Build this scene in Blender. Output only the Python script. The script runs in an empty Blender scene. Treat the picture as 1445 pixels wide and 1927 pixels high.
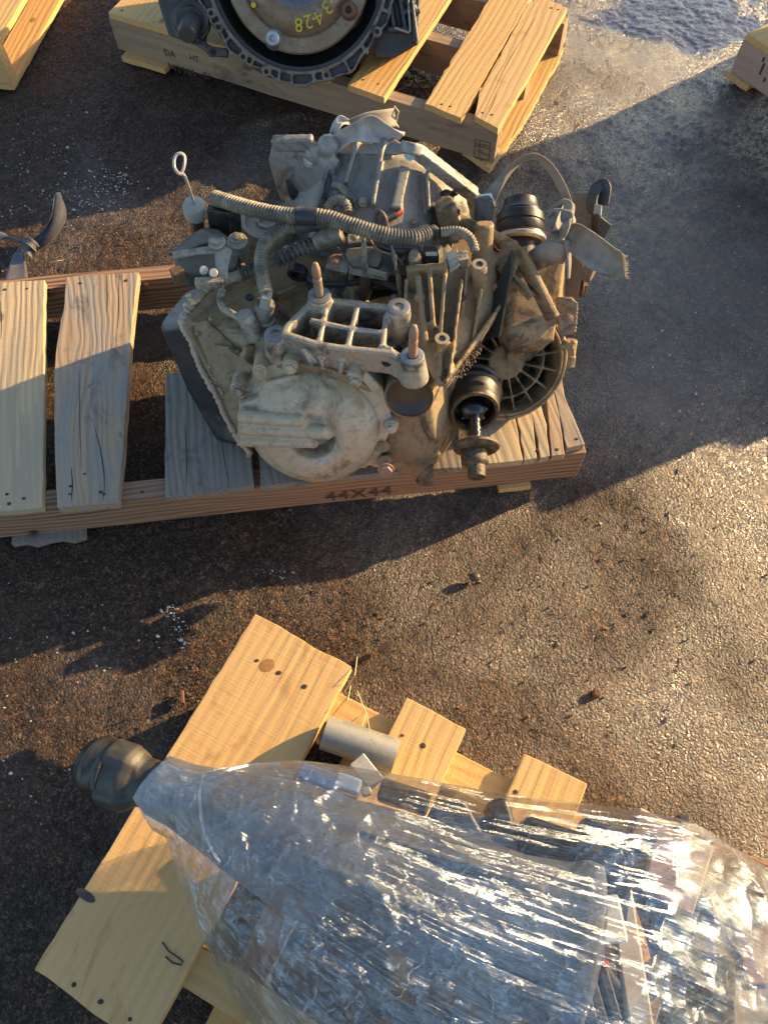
import bpy, bmesh, math, random
import numpy as np
from mathutils import Vector, Matrix
R = math.radians
random.seed(7)
scene = bpy.context.scene
COL = scene.collection

# ------------------------------------------------------------------ camera, sky, sun, exposure
CAM_H, PITCH, F, CX, CY = 1.32, R(62), 1447.0, 722.5, 963.5
cam_d = bpy.data.cameras.new('camera'); cam = bpy.data.objects.new('camera', cam_d); COL.objects.link(cam)
cam.location = (0, 0, CAM_H); cam.rotation_euler = (R(90) - PITCH, 0, 0)
cam_d.sensor_fit = 'VERTICAL'; cam_d.sensor_height = 24.0; cam_d.lens = 24.0 * F / 1927.0
cam_d.clip_start = 0.02; cam_d.clip_end = 400
scene.camera = cam
SUN_AZ, SUN_EL = R(25.5), R(16)
world = bpy.data.worlds.new('World'); scene.world = world; world.use_nodes = True
wn = world.node_tree.nodes; wl = world.node_tree.links
bg = wn['Background']; sky = wn.new('ShaderNodeTexSky'); sky.sky_type = 'NISHITA'; sky.sun_disc = False
sky.sun_elevation = SUN_EL; sky.sun_rotation = R(90) - SUN_AZ
sky.air_density = 1.0; sky.dust_density = 1.0; sky.ozone_density = 1.7
wl.new(sky.outputs[0], bg.inputs[0]); bg.inputs[1].default_value = 0.12
sun_d = bpy.data.lights.new('sun', 'SUN'); sun_d.energy = 5.0; sun_d.angle = R(0.5); sun_d.color = (1.0, 0.68, 0.32)
sun = bpy.data.objects.new('sun', sun_d); COL.objects.link(sun)
sdir = Vector((math.cos(SUN_EL) * math.cos(SUN_AZ), math.cos(SUN_EL) * math.sin(SUN_AZ), math.sin(SUN_EL)))
sun.rotation_euler = sdir.to_track_quat('Z', 'Y').to_euler(); sun.location = (3, 2, 3)
scene.view_settings.view_transform = 'Standard'; scene.view_settings.look = 'None'
scene.view_settings.exposure = 1.38; scene.view_settings.gamma = 1.0
scene.view_settings.use_curve_mapping = False
scene.cycles.max_bounces = 8; scene.cycles.transparent_max_bounces = 16

# ------------------------------------------------------------------ survey helpers: image bearing -> point in the yard
cP, sP = math.cos(PITCH), math.sin(PITCH)
def ray(px, py):
    a = (px - CX) / F; b = -(py - CY) / F
    return Vector((a, cP + b * sP, -sP + b * cP))
def W(px, py, z=0.0):                      # bearing met with the level z
    r = ray(px, py); t = (z - CAM_H) / r.z
    return Vector((0, 0, CAM_H)) + r * t
def ON(px, py, p0, n):                     # bearing met with a plane
    r = ray(px, py); o = Vector((0, 0, CAM_H)); t = (p0 - o).dot(n) / r.dot(n)
    return o + r * t
def V(*a): return Vector(a)

# ------------------------------------------------------------------ mesh collector
def frame(d):
    d = d.normalized(); u = d.cross(V(0, 0, 1))
    if u.length < 1e-3: u = V(1, 0, 0)
    u.normalize(); return u, d.cross(u).normalized()
class MB:
    def __init__(s): s.v = []; s.f = []
    def add(s, vs, fs):
        n = len(s.v); s.v += [Vector(v) for v in vs]; s.f += [tuple(i + n for i in f) for f in fs]; return s
    def prism(s, pts, vec, taper=1.0):
        n = len(pts); c = sum(pts, V(0, 0, 0)) / n
        top = [c + (p - c) * taper + vec for p in pts]
        nrm = V(0, 0, 0)
        for i in range(n): nrm += (pts[i] - c).cross(pts[(i + 1) % n] - c)
        a, b = list(pts), top
        if nrm.dot(vec) > 0: a, b = b, a
        fs = [tuple(range(n)), tuple(range(2 * n - 1, n - 1, -1))]
        for i in range(n):
            j = (i + 1) % n; fs.append((i, i + n, j + n, j))
        return s.add(a + b, fs)
    def box(s, c, sx, sy, sz, rot=None):
        vs = [V(x * sx / 2, y * sy / 2, z * sz / 2) for x in (-1, 1) for y in (-1, 1) for z in (-1, 1)]
        if rot is not None: vs = [rot @ v for v in vs]
        return s.add([v + c for v in vs], [(0, 1, 3, 2), (4, 6, 7, 5), (0, 4, 5, 1), (2, 3, 7, 6), (0, 2, 6, 4), (1, 5, 7, 3)])
    def bar(s, a, b, w, h, up=V(0, 0, 1)):
        d = (b - a); l = d.length; x = d.normalized(); y = up.cross(x)
        if y.length < 1e-4: y = V(0, 1, 0)
        y.normalize(); z = x.cross(y)
        return s.box((a + b) / 2, l, w, h, Matrix((x, y, z)).transposed())
    def lathe(s, p0, d, prof, seg=24, cap=True):
        d = d.normalized(); u, w = frame(d); vs = []; fs = []
        for (t, r) in prof:
            for k in range(seg):
                a = 2 * math.pi * k / seg; vs.append(p0 + d * t + (u * math.cos(a) + w * math.sin(a)) * r)
        m = len(prof)
        for i in range(m - 1):
            for k in range(seg):
                k2 = (k + 1) % seg; fs.append((i * seg + k, i * seg + k2, (i + 1) * seg + k2, (i + 1) * seg + k))
        if cap: fs.append(tuple(range(seg - 1, -1, -1))); fs.append(tuple((m - 1) * seg + k for k in range(seg)))
        return s.add(vs, fs)
    def cyl(s, a, b, r, r2=None, seg=20):
        return s.lathe(a, b - a, [(0, r), ((b - a).length, r if r2 is None else r2)], seg)
    def ringpipe(s, a, b, ro, ri, seg=24):
        l = (b - a).length; return s.lathe(a, b - a, [(0, ri), (0, ro), (l, ro), (l, ri), (0, ri)], seg, cap=False)
    def tube(s, pts, r, seg=10, radii=None):
        vs = []; fs = []; n = len(pts); up = None
        for i, p in enumerate(pts):
            d = (pts[min(i + 1, n - 1)] - pts[max(i - 1, 0)]).normalized()
            if up is None: u, w = frame(d)
            else:
                w = d.cross(up).normalized(); u = w.cross(d).normalized()
            up = u; rr = radii[i] if radii else r
            for k in range(seg):
                a = 2 * math.pi * k / seg; vs.append(p + (u * math.cos(a) + w * math.sin(a)) * rr)
        for i in range(n - 1):
            for k in range(seg):
                k2 = (k + 1) % seg; fs.append((i * seg + k, i * seg + k2, (i + 1) * seg + k2, (i + 1) * seg + k))
        fs.append(tuple(range(seg - 1, -1, -1))); fs.append(tuple((n - 1) * seg + k for k in range(seg)))
        return s.add(vs, fs)
    def hull(s, pts):
        bm = bmesh.new(); [bm.verts.new(p) for p in pts]
        r = bmesh.ops.convex_hull(bm, input=bm.verts)
        dead = [g for g in r['geom_interior'] if isinstance(g, bmesh.types.BMVert)] + [g for g in r['geom_unused'] if isinstance(g, bmesh.types.BMVert)]
        bmesh.ops.delete(bm, geom=list(set(dead)), context='VERTS')
        bm.verts.index_update(); vs = [v.co.copy() for v in bm.verts]; fs = [tuple(v.index for v in f.verts) for f in bm.faces]
        bm.free(); return s.add(vs, fs)
    def ball(s, c, r, sc=(1, 1, 1), seg=12):
        vs = []; fs = []; n = seg // 2
        for i in range(n + 1):
            th = math.pi * i / n
            for k in range(seg):
                a = 2 * math.pi * k / seg
                vs.append(c + V(math.sin(th) * math.cos(a) * r * sc[0], math.sin(th) * math.sin(a) * r * sc[1], math.cos(th) * r * sc[2]))
        for i in range(n):
            for k in range(seg):
                k2 = (k + 1) % seg; fs.append((i * seg + k, (i + 1) * seg + k, (i + 1) * seg + k2, i * seg + k2))
        return s.add(vs, fs)

def org_of(o):
    while o.parent: o = o.parent
    return o.location.copy()
def build(name, mb, mat, parent=None, bevel=0, smooth=False, remesh=0, sm=4, gc=None, seg=2):
    o0 = org_of(parent) if parent else V(0, 0, 0)
    me = bpy.data.meshes.new(name)
    me.from_pydata([v - o0 for v in mb.v], [], mb.f)
    bm = bmesh.new(); bm.from_mesh(me)
    if not remesh:
        bmesh.ops.remove_doubles(bm, verts=bm.verts, dist=1e-5)
    bmesh.ops.recalc_face_normals(bm, faces=bm.faces); bm.to_mesh(me); bm.free()
    o = bpy.data.objects.new(name, me); COL.objects.link(o)
    if parent: o.parent = parent
    me.materials.append(mat)
    if remesh:
        m = o.modifiers.new('remesh', 'REMESH'); m.mode = 'VOXEL'; m.voxel_size = remesh; m.use_smooth_shade = True
        if sm: m2 = o.modifiers.new('smooth', 'SMOOTH'); m2.iterations = sm; m2.factor = 0.5
    else:
        if smooth: me.shade_smooth()
        if bevel:
            b = o.modifiers.new('bevel', 'BEVEL'); b.width = bevel; b.segments = seg; b.limit_method = 'ANGLE'; b.angle_limit = R(40)
            me.shade_smooth(); b.harden_normals = True
    if smooth and not remesh and not bevel:
        try: me.set_sharp_from_angle(angle=R(38))
        except Exception: pass
    return o
def tag(o, label=None, cat=None, group=None, kind=None):
    if label: o['label'] = label
    if cat: o['category'] = cat
    if group: o['group'] = group
    if kind: o['kind'] = kind
    return o
def thing(name, loc, label, cat, group=None):
    o = bpy.data.objects.new(name, None); COL.objects.link(o); o.location = loc; o.empty_display_size = .05
    return tag(o, label, cat, group)

# ------------------------------------------------------------------ materials
def mat_new(name):
    m = bpy.data.materials.new(name); m.use_nodes = True; nt = m.node_tree
    return m, nt, nt.nodes['Principled BSDF']
def N(nt, t, **k):
    n = nt.nodes.new(t)
    for a, b in k.items(): setattr(n, a, b)
    return n
def noise(nt, vec, scale, detail=6, rough=.6, dist=0):
    n = N(nt, 'ShaderNodeTexNoise'); n.inputs['Scale'].default_value = scale; n.inputs['Detail'].default_value = detail
    n.inputs['Roughness'].default_value = rough; n.inputs['Distortion'].default_value = dist
    if vec: nt.links.new(vec, n.inputs['Vector'])
    return n.outputs['Fac']
def ramp(nt, fac, stops, interp='LINEAR'):
    r = N(nt, 'ShaderNodeValToRGB'); r.color_ramp.interpolation = interp; e = r.color_ramp.elements
    while len(e) < len(stops): e.new(.5)
    for i, (p, c) in enumerate(stops):
        e[i].position = p; e[i].color = (c, c, c, 1) if isinstance(c, (int, float)) else (*c, 1)
    nt.links.new(fac, r.inputs[0]); return r.outputs[0]
def mix(nt, fac, a, b, mode='MIX'):
    m = N(nt, 'ShaderNodeMix', data_type='RGBA', blend_type=mode)
    for s, v in ((0, fac), (6, a), (7, b)):
        if isinstance(v, (int, float)): m.inputs[s].default_value = v
        elif isinstance(v, tuple): m.inputs[s].default_value = (*v, 1)
        else: nt.links.new(v, m.inputs[s])
    return m.outputs[2]
def mth(nt, op, a, b=None, c=None):
    m = N(nt, 'ShaderNodeMath', operation=op)
    for i, v in enumerate((a, b, c)):
        if v is None: continue
        if isinstance(v, (int, float)): m.inputs[i].default_value = v
        else: nt.links.new(v, m.inputs[i])
    return m.outputs[0]
def bump(nt, bsdf, h, dist, strength=1.0, prev=None):
    b = N(nt, 'ShaderNodeBump'); b.inputs['Distance'].default_value = dist; b.inputs['Strength'].default_value = strength
    nt.links.new(h, b.inputs['Height'])
    if prev: nt.links.new(prev, b.inputs['Normal'])
    nt.links.new(b.outputs[0], bsdf.inputs['Normal']); return b.outputs[0]
def pos(nt):
    return N(nt, 'ShaderNodeNewGeometry').outputs['Position']

def metal(name, base, dirt, amt=.5, rough=.55, metallic=.35, scale=14, bumpd=.0012, stain=None, dust=.55, dust_lit_col=None):
    """cast or sheet metal: bare colour, dust/dirt patches, upward faces lightened for dust and for painted-in light, pitted relief"""
    m, nt, b = mat_new(name); p = pos(nt)
    n1 = noise(nt, p, scale, 8, .65, .4); n2 = noise(nt, p, scale * 9, 5, .7); n3 = noise(nt, p, scale * .35, 4, .5)
    d = mth(nt, 'ADD', mth(nt, 'MULTIPLY', n1, .6), mth(nt, 'MULTIPLY', n3, .4))
    mask = ramp(nt, d, [(max(0, .62 - amt * .4), 0), (min(1, .74 - amt * .2), 1)])
    c = mix(nt, mask, base, dirt)
    gm = N(nt, 'ShaderNodeNewGeometry'); sx_ = N(nt, 'ShaderNodeSeparateXYZ'); nt.links.new(gm.outputs['Normal'], sx_.inputs[0])
    up = mth(nt, 'ADD', sx_.outputs[2], mth(nt, 'MULTIPLY', mth(nt, 'SUBTRACT', n1, .5), 1.1))
    up = mth(nt, 'MULTIPLY', ramp(nt, up, [(.45, 0), (.9, 1)]), dust)  # lightens upward faces: settled dust, and lit tops put into the colour
    c = mix(nt, up, c, dust_lit_col or tuple(min(1, x * 1.15) for x in dirt)); mask = mth(nt, 'MAXIMUM', mask, up)
    c = mix(nt, ramp(nt, n2, [(.30, 0), (.50, 1)]), mix(nt, .5, c, tuple(x * .3 for x in dirt)), c)
    n5 = noise(nt, p, scale * 2.6, 7, .75, .8); c = mix(nt, ramp(nt, n5, [(.28, .55), (.42, 0)]), c, tuple(x * .42 for x in dirt))
    if stain:
        n4 = noise(nt, p, scale * .8, 6, .7, 1.2); c = mix(nt, ramp(nt, n4, [(.51, 0), (.62, .85)]), c, stain)
    nt.links.new(c, b.inputs['Base Color'])
    nt.links.new(ramp(nt, mask, [(0, rough), (1, min(1, rough + .3))]), b.inputs['Roughness'])
    nt.links.new(mth(nt, 'MULTIPLY', mth(nt, 'SUBTRACT', 1.0, mask), metallic), b.inputs['Metallic'])
    h = mth(nt, 'ADD', mth(nt, 'MULTIPLY', n2, .7), mth(nt, 'MULTIPLY', n1, 1.2))
    bump(nt, b, h, bumpd, .9); return m
def plain(name, col, rough=.5, metallic=0, scale=60, vary=.35, bumpd=.0004, dust=None, coat=0):
    m, nt, b = mat_new(name); p = pos(nt); n1 = noise(nt, p, scale, 6, .65)
    c = mix(nt, n1, tuple(x * (1 - vary) for x in col), tuple(min(1, x * (1 + vary)) for x in col))
    if dust:
        n2 = noise(nt, p, scale * .5, 7, .7, .6); c = mix(nt, ramp(nt, n2, [(.42, 0), (.62, .85)]), c, dust)
    nt.links.new(c, b.inputs['Base Color'])
    nt.links.new(ramp(nt, n1, [(.3, rough * .8), (.7, min(1, rough * 1.25))]), b.inputs['Roughness'])
    b.inputs['Metallic'].default_value = metallic; b.inputs['Coat Weight'].default_value = coat
    bump(nt, b, n1, bumpd, .8); return m
def wood(name, light, dark, ring=55, rough=.7, grey=None, sawn=.35, stainamt=.0, seed=0.0, stain=(.05, .04, .035), wave=.06, ringamt=.35):
    """board material that runs along each board: uses the 'grain' coordinate (metres along, across, through)"""
    m, nt, b = mat_new(name)
    at = N(nt, 'ShaderNodeAttribute', attribute_name='grain'); g = at.outputs['Vector']
    def mp(sx, sy, sz, ox=0.0):
        k = N(nt, 'ShaderNodeMapping'); k.inputs['Scale'].default_value = (sx, sy, sz); k.inputs['Location'].default_value = (seed + ox, seed * 2, 0)
        nt.links.new(g, k.inputs[0]); return k.outputs[0]
    warp = noise(nt, mp(2.2, 7, 7), 1.0, 3, .5)
    sep = N(nt, 'ShaderNodeSeparateXYZ'); nt.links.new(g, sep.inputs[0])
    yy = mth(nt, 'ADD', mth(nt, 'ADD', sep.outputs[1], mth(nt, 'MULTIPLY', sep.outputs[2], .8)), mth(nt, 'MULTIPLY', warp, wave))
    sp = noise(nt, mp(.8, 28, 28, 31), 1.0, 3, .6); yy = mth(nt, 'ADD', yy, mth(nt, 'MULTIPLY', sp, 1.5 / ring))
    rings = mth(nt, 'SINE', mth(nt, 'MULTIPLY', yy, ring * 6.283))
    rings = mth(nt, 'MULTIPLY_ADD', rings, .5, .5)
    fine = noise(nt, mp(6, 420, 420), 1.0, 4, .7); med = noise(nt, mp(3, 60, 60, 3), 1.0, 5, .6)
    saw = noise(nt, mp(420, 9, 9, 5), 1.0, 2, .6); blot = noise(nt, mp(5, 12, 12, 9), 1.0, 5, .6)
    rr = mth(nt, 'MULTIPLY', ramp(nt, rings, [(.2, 0), (.95, 1)]), ramp(nt, noise(nt, mp(2, 15, 15, 41), 1.0, 3, .6), [(.3, .25), (.65, 1)]))
    f = mth(nt, 'ADD', mth(nt, 'MULTIPLY', rr, ringamt), mth(nt, 'ADD', mth(nt, 'MULTIPLY', fine, .3), mth(nt, 'MULTIPLY', med, .3)))
    c = mix(nt, ramp(nt, f, [(.25, 0), (.95, 1)]), light, dark)
    c = mix(nt, ramp(nt, blot, [(.35, 0), (.75, .55)]), c, tuple((l * .55 + d * .45) for l, d in zip(light, dark)))
    if grey:
        gn = noise(nt, mp(4, 22, 22, 13), 1.0, 6, .65, .5); c = mix(nt, ramp(nt, gn, [(.42, 0), (.6, .85)]), c, grey)
    if stainamt:
        sn = noise(nt, mp(9, 16, 16, 21), 1.0, 7, .7, .8); c = mix(nt, ramp(nt, sn, [(.62 - stainamt * .2, 0), (.72, .8)]), c, stain)
    # knots
    vo = N(nt, 'ShaderNodeTexVoronoi'); vo.inputs['Scale'].default_value = 1.0; nt.links.new(mp(4.5, 8, 8, 2.3), vo.inputs['Vector'])
    kn = ramp(nt, vo.outputs['Distance'], [(.045, 1), (.085, 0)]); c = mix(nt, mth(nt, 'MULTIPLY', kn, .75), c, tuple(x * .35 for x in dark))
    nt.links.new(c, b.inputs['Base Color']); b.inputs['Roughness'].default_value = rough
    b.inputs['Specular IOR Level'].default_value = .3
    h = mth(nt, 'ADD', mth(nt, 'MULTIPLY', fine, .5), mth(nt, 'ADD', mth(nt, 'MULTIPLY', saw, sawn), mth(nt, 'MULTIPLY', rr, -.45)))
    bump(nt, b, h, .0016, .9); return m

M = {}
M['cast'] = metal('cast_aluminium_dusty', (.40, .375, .32), (.29, .235, .155), .5, .42, .6, stain=(.055, .045, .035))
M['cast_warm'] = metal('cast_aluminium_brown_dirt', (.34, .28, .19), (.26, .165, .075), .75, .5, .45, stain=(.035, .026, .018))
M['cast_cover'] = metal('cast_cover_sandy', (.46, .41, .32), (.42, .305, .16), .5, .5, .35, scale=9, stain=(.14, .10, .06), bumpd=.0016)
M['cast_bell'] = metal('cast_bell_grey', (.30, .295, .28), (.23, .20, .155), .45, .42, .6, scale=9, stain=(.05, .045, .04))
M['cast_dish'] = metal('cast_dish_oily', (.34, .25, .135), (.20, .125, .055), .6, .45, .3, stain=(.02, .016, .012), dust=.4)
M['cast_dark'] = metal('cast_oily_dark', (.075, .073, .07), (.05, .042, .032), .5, .35, .5, dust=.25)
M['cast_black'] = metal('cast_black_sooty', (.03, .032, .036), (.035, .03, .025), .5, .4, .4, dust=.3, dust_lit_col=(.11, .09, .065))
M['selector'] = metal('selector_plastic', (.045, .045, .045), (.13, .105, .075), .4, .5, 0, dust=.7, dust_lit_col=(.24, .20, .14))
M['steel'] = metal('zinc_steel', (.52, .51, .49), (.36, .31, .23), .35, .38, .8, scale=40, bumpd=.0003)
M['steel_blue'] = plain('machined_pad', (.30, .30, .30), .42, .7, dust=(.25, .21, .15))
M['rust'] = metal('rusty_steel', (.20, .105, .06), (.13, .06, .032), .5, .75, .2, scale=30)
M['studrust'] = metal('stud_steel', (.30, .24, .20), (.30, .13, .06), .5, .5, .5, scale=40, bumpd=.0004)
M['pan'] = metal('black_painted_pan', (.016, .017, .02), (.07, .058, .042), .22, .32, 0, scale=7, bumpd=.0006, dust=.95, dust_lit_col=(.21, .20, .19))  # grey upper facet: dust plus sky light put into its colour
M['pangrey'] = metal('pan_dust_skylit', (.16, .17, .19), (.13, .13, .13), .5, .5, 0, scale=9, bumpd=.0004)  # unused; dusty pan top with the sky light put into its grey
M['gasket'] = plain('gasket_sealant', (.42, .32, .22), .7, 0, 80, .4, .001)
M['black'] = plain('black_plastic', (.018, .018, .02), .42, 0, 50, .4, .0004, dust=(.075, .06, .042))
M['hose'] = plain('dusty_loom_plastic', (.10, .09, .07), .6, 0, 45, .4, .0004, dust=(.36, .30, .20))
M['hosedark'] = plain('dark_bellows', (.035, .035, .036), .5, 0, 70, .4, .0004, dust=(.16, .135, .10))
M['tape'] = plain('black_tape', (.028, .028, .032), .5, 0, 50, .4, .0006, dust=(.10, .09, .07))
M['rubber'] = plain('rubber_boot', (.014, .014, .016), .42, 0, 40, .4, .0012, dust=(.045, .036, .026))
M['grease'] = plain('wet_grease', (.012, .010, .008), .10, 0, 45, .8, .004, coat=.6)
M['greasedirt'] = plain('gritty_grease', (.045, .032, .018), .42, 0, 140, .8, .003, dust=(.16, .11, .055))
M['connector'] = plain('grey_connector', (.30, .285, .24), .55, 0, 60, .25, .0004)
M['white'] = plain('label_white', (.60, .58, .50), .6)
M['red'] = plain('red_plug', (.35, .03, .02), .4)
M['orange'] = plain('orange_sealant', (.42, .15, .06), .6)
M['copper'] = plain('wires', (.20, .12, .08), .5)
M['hole'] = plain('deep_hole', (.012, .011, .010), .8)
M['hdark'] = plain('oily_interior', (.02, .017, .014), .35, 0, 40, .6, .003, dust=(.05, .036, .022))
M['soil'] = plain('crumbly_soil', (.12, .08, .045), .95, 0, 120, .7, .004)
M['pale'] = wood('pale_pine', (.64, .40, .155), (.48, .26, .085), 60, .7, sawn=.5)
M['pale2'] = wood('pale_pine_saw', (.62, .395, .165), (.50, .28, .10), 55, .7, sawn=.28, seed=3.3, stainamt=.35, stain=(.36, .17, .055), ringamt=.28)
M['oldpale'] = wood('old_oak_board', (.54, .41, .24), (.38, .25, .13), 80, .75, grey=(.37, .30, .20), sawn=.6, seed=1.7)
M['weathered'] = wood('weathered_pine', (.44, .32, .20), (.22, .12, .06), 75, .75, wave=.12, ringamt=.45, grey=(.27, .245, .21), sawn=.2, stainamt=.25, seed=5.1)
M['grey'] = wood('grey_weathered_board', (.30, .25, .19), (.10, .08, .06), 75, .8, grey=(.23, .20, .165), ringamt=.5, sawn=.15, stainamt=.5, seed=8.4)
M['stringer'] = wood('striped_stringer', (.36, .215, .125), (.12, .055, .028), 95, .75, wave=.055, ringamt=.7, sawn=.1, seed=2.2)
M['stringer2'] = wood('tan_stringer', (.38, .265, .155), (.26, .165, .09), 50, .75, grey=(.26, .19, .125), sawn=.2, stainamt=.2, seed=6.6)
M['pinkwood'] = wood('pinkish_stringer', (.45, .31, .235), (.34, .22, .16), 40, .75, sawn=.2, seed=9.2)
M['nail'] = plain('rusty_nail', (.07, .04, .03), .6, .4)
M['splinter'] = plain('splinter_wood', (.65, .47, .24), .7)
M['ink'] = plain('faded_ink', (.075, .045, .032), .8)
M['yellow'] = plain('yellow_paint_pen', (.55, .43, .02), .5)
M['pipe'] = metal('galvanised_pipe', (.36, .355, .31), (.30, .27, .20), .3, .45, .6, dust=.2, scale=60, bumpd=.0003)
M['tc'] = metal('torque_converter_steel', (.32, .235, .15), (.20, .125, .065), .4, .42, .6, scale=10, bumpd=.0003)
M['tcblue'] = metal('heat_blued_steel', (.22, .26, .36), (.20, .18, .17), .35, .35, .8, scale=12, bumpd=.0003)

def strapmat(name, col, dirt):
    m, nt, b = mat_new(name); at = N(nt, 'ShaderNodeAttribute', attribute_name='grain'); g = at.outputs['Vector']
    k = N(nt, 'ShaderNodeMapping'); k.inputs['Scale'].default_value = (700, 500, 1); nt.links.new(g, k.inputs[0])
    ch = N(nt, 'ShaderNodeTexChecker'); ch.inputs['Scale'].default_value = 1.0; nt.links.new(k.outputs[0], ch.inputs[0])
    n1 = noise(nt, pos(nt), 22, 6, .65, .5)
    c = mix(nt, ramp(nt, n1, [(.35, 0), (.68, .9)]), col, dirt)
    c = mix(nt, mth(nt, 'MULTIPLY', ch.outputs['Fac'], .22), c, tuple(x * .4 for x in dirt))
    nt.links.new(c, b.inputs['Base Color']); b.inputs['Roughness'].default_value = .7
    b.inputs['Sheen Weight'].default_value = .15
    bump(nt, b, ch.outputs['Fac'], .0005, .7); return m
M['strap'] = strapmat('grey_webbing', (.33, .295, .24), (.15, .12, .085))
M['strapwhite'] = strapmat('white_webbing', (.52, .48, .44), (.24, .19, .16))
M['strapblue'] = strapmat('blue_grey_webbing', (.11, .115, .14), (.06, .05, .047)); M['strapnavy'] = strapmat('navy_webbing', (.022, .03, .055), (.03, .028, .03))

# ------------------------------------------------------------------ numpy noise for the ground
rng = np.random.RandomState(5)
def vnoise(x, y, s, seed):
    r = np.random.RandomState(seed); T = r.rand(256, 256)
    xs, ys = x * s + 57.3, y * s + 91.7
    xi, yi = np.floor(xs).astype(int), np.floor(ys).astype(int); fx, fy = xs - xi, ys - yi
    fx = fx * fx * (3 - 2 * fx); fy = fy * fy * (3 - 2 * fy)
    g = lambda a, b: T[a % 256, b % 256]
    return (g(xi, yi) * (1 - fx) + g(xi + 1, yi) * fx) * (1 - fy) + (g(xi, yi + 1) * (1 - fx) + g(xi + 1, yi + 1) * fx) * fy
def segdist(x, y, pts):
    d = np.full(x.shape, 9.0)
    for a, b in zip(pts[:-1], pts[1:]):
        ax, ay, bx, by = a.x, a.y, b.x, b.y; l2 = (bx - ax) ** 2 + (by - ay) ** 2
        t = np.clip(((x - ax) * (bx - ax) + (y - ay) * (by - ay)) / l2, 0, 1)
        d = np.minimum(d, np.hypot(x - ax - t * (bx - ax), y - ay - t * (by - ay)))
    return d
def gridmesh(name, X, Y, Z, mat):
    ny, nx = X.shape; me = bpy.data.meshes.new(name)
    co = np.stack([X, Y, Z], -1).reshape(-1, 3).astype(np.float32)
    idx = np.arange(ny * nx).reshape(ny, nx)
    q = np.stack([idx[:-1, :-1], idx[:-1, 1:], idx[1:, 1:], idx[1:, :-1]], -1).reshape(-1, 4)
    me.vertices.add(len(co)); me.vertices.foreach_set('co', co.ravel())
    me.loops.add(q.size); me.loops.foreach_set('vertex_index', q.ravel().astype(np.int32))
    me.polygons.add(len(q)); me.polygons.foreach_set('loop_start', np.arange(0, q.size, 4, dtype=np.int32))
    me.update(calc_edges=True); me.shade_smooth(); me.materials.append(mat)
    o = bpy.data.objects.new(name, me); COL.objects.link(o); return o

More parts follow.
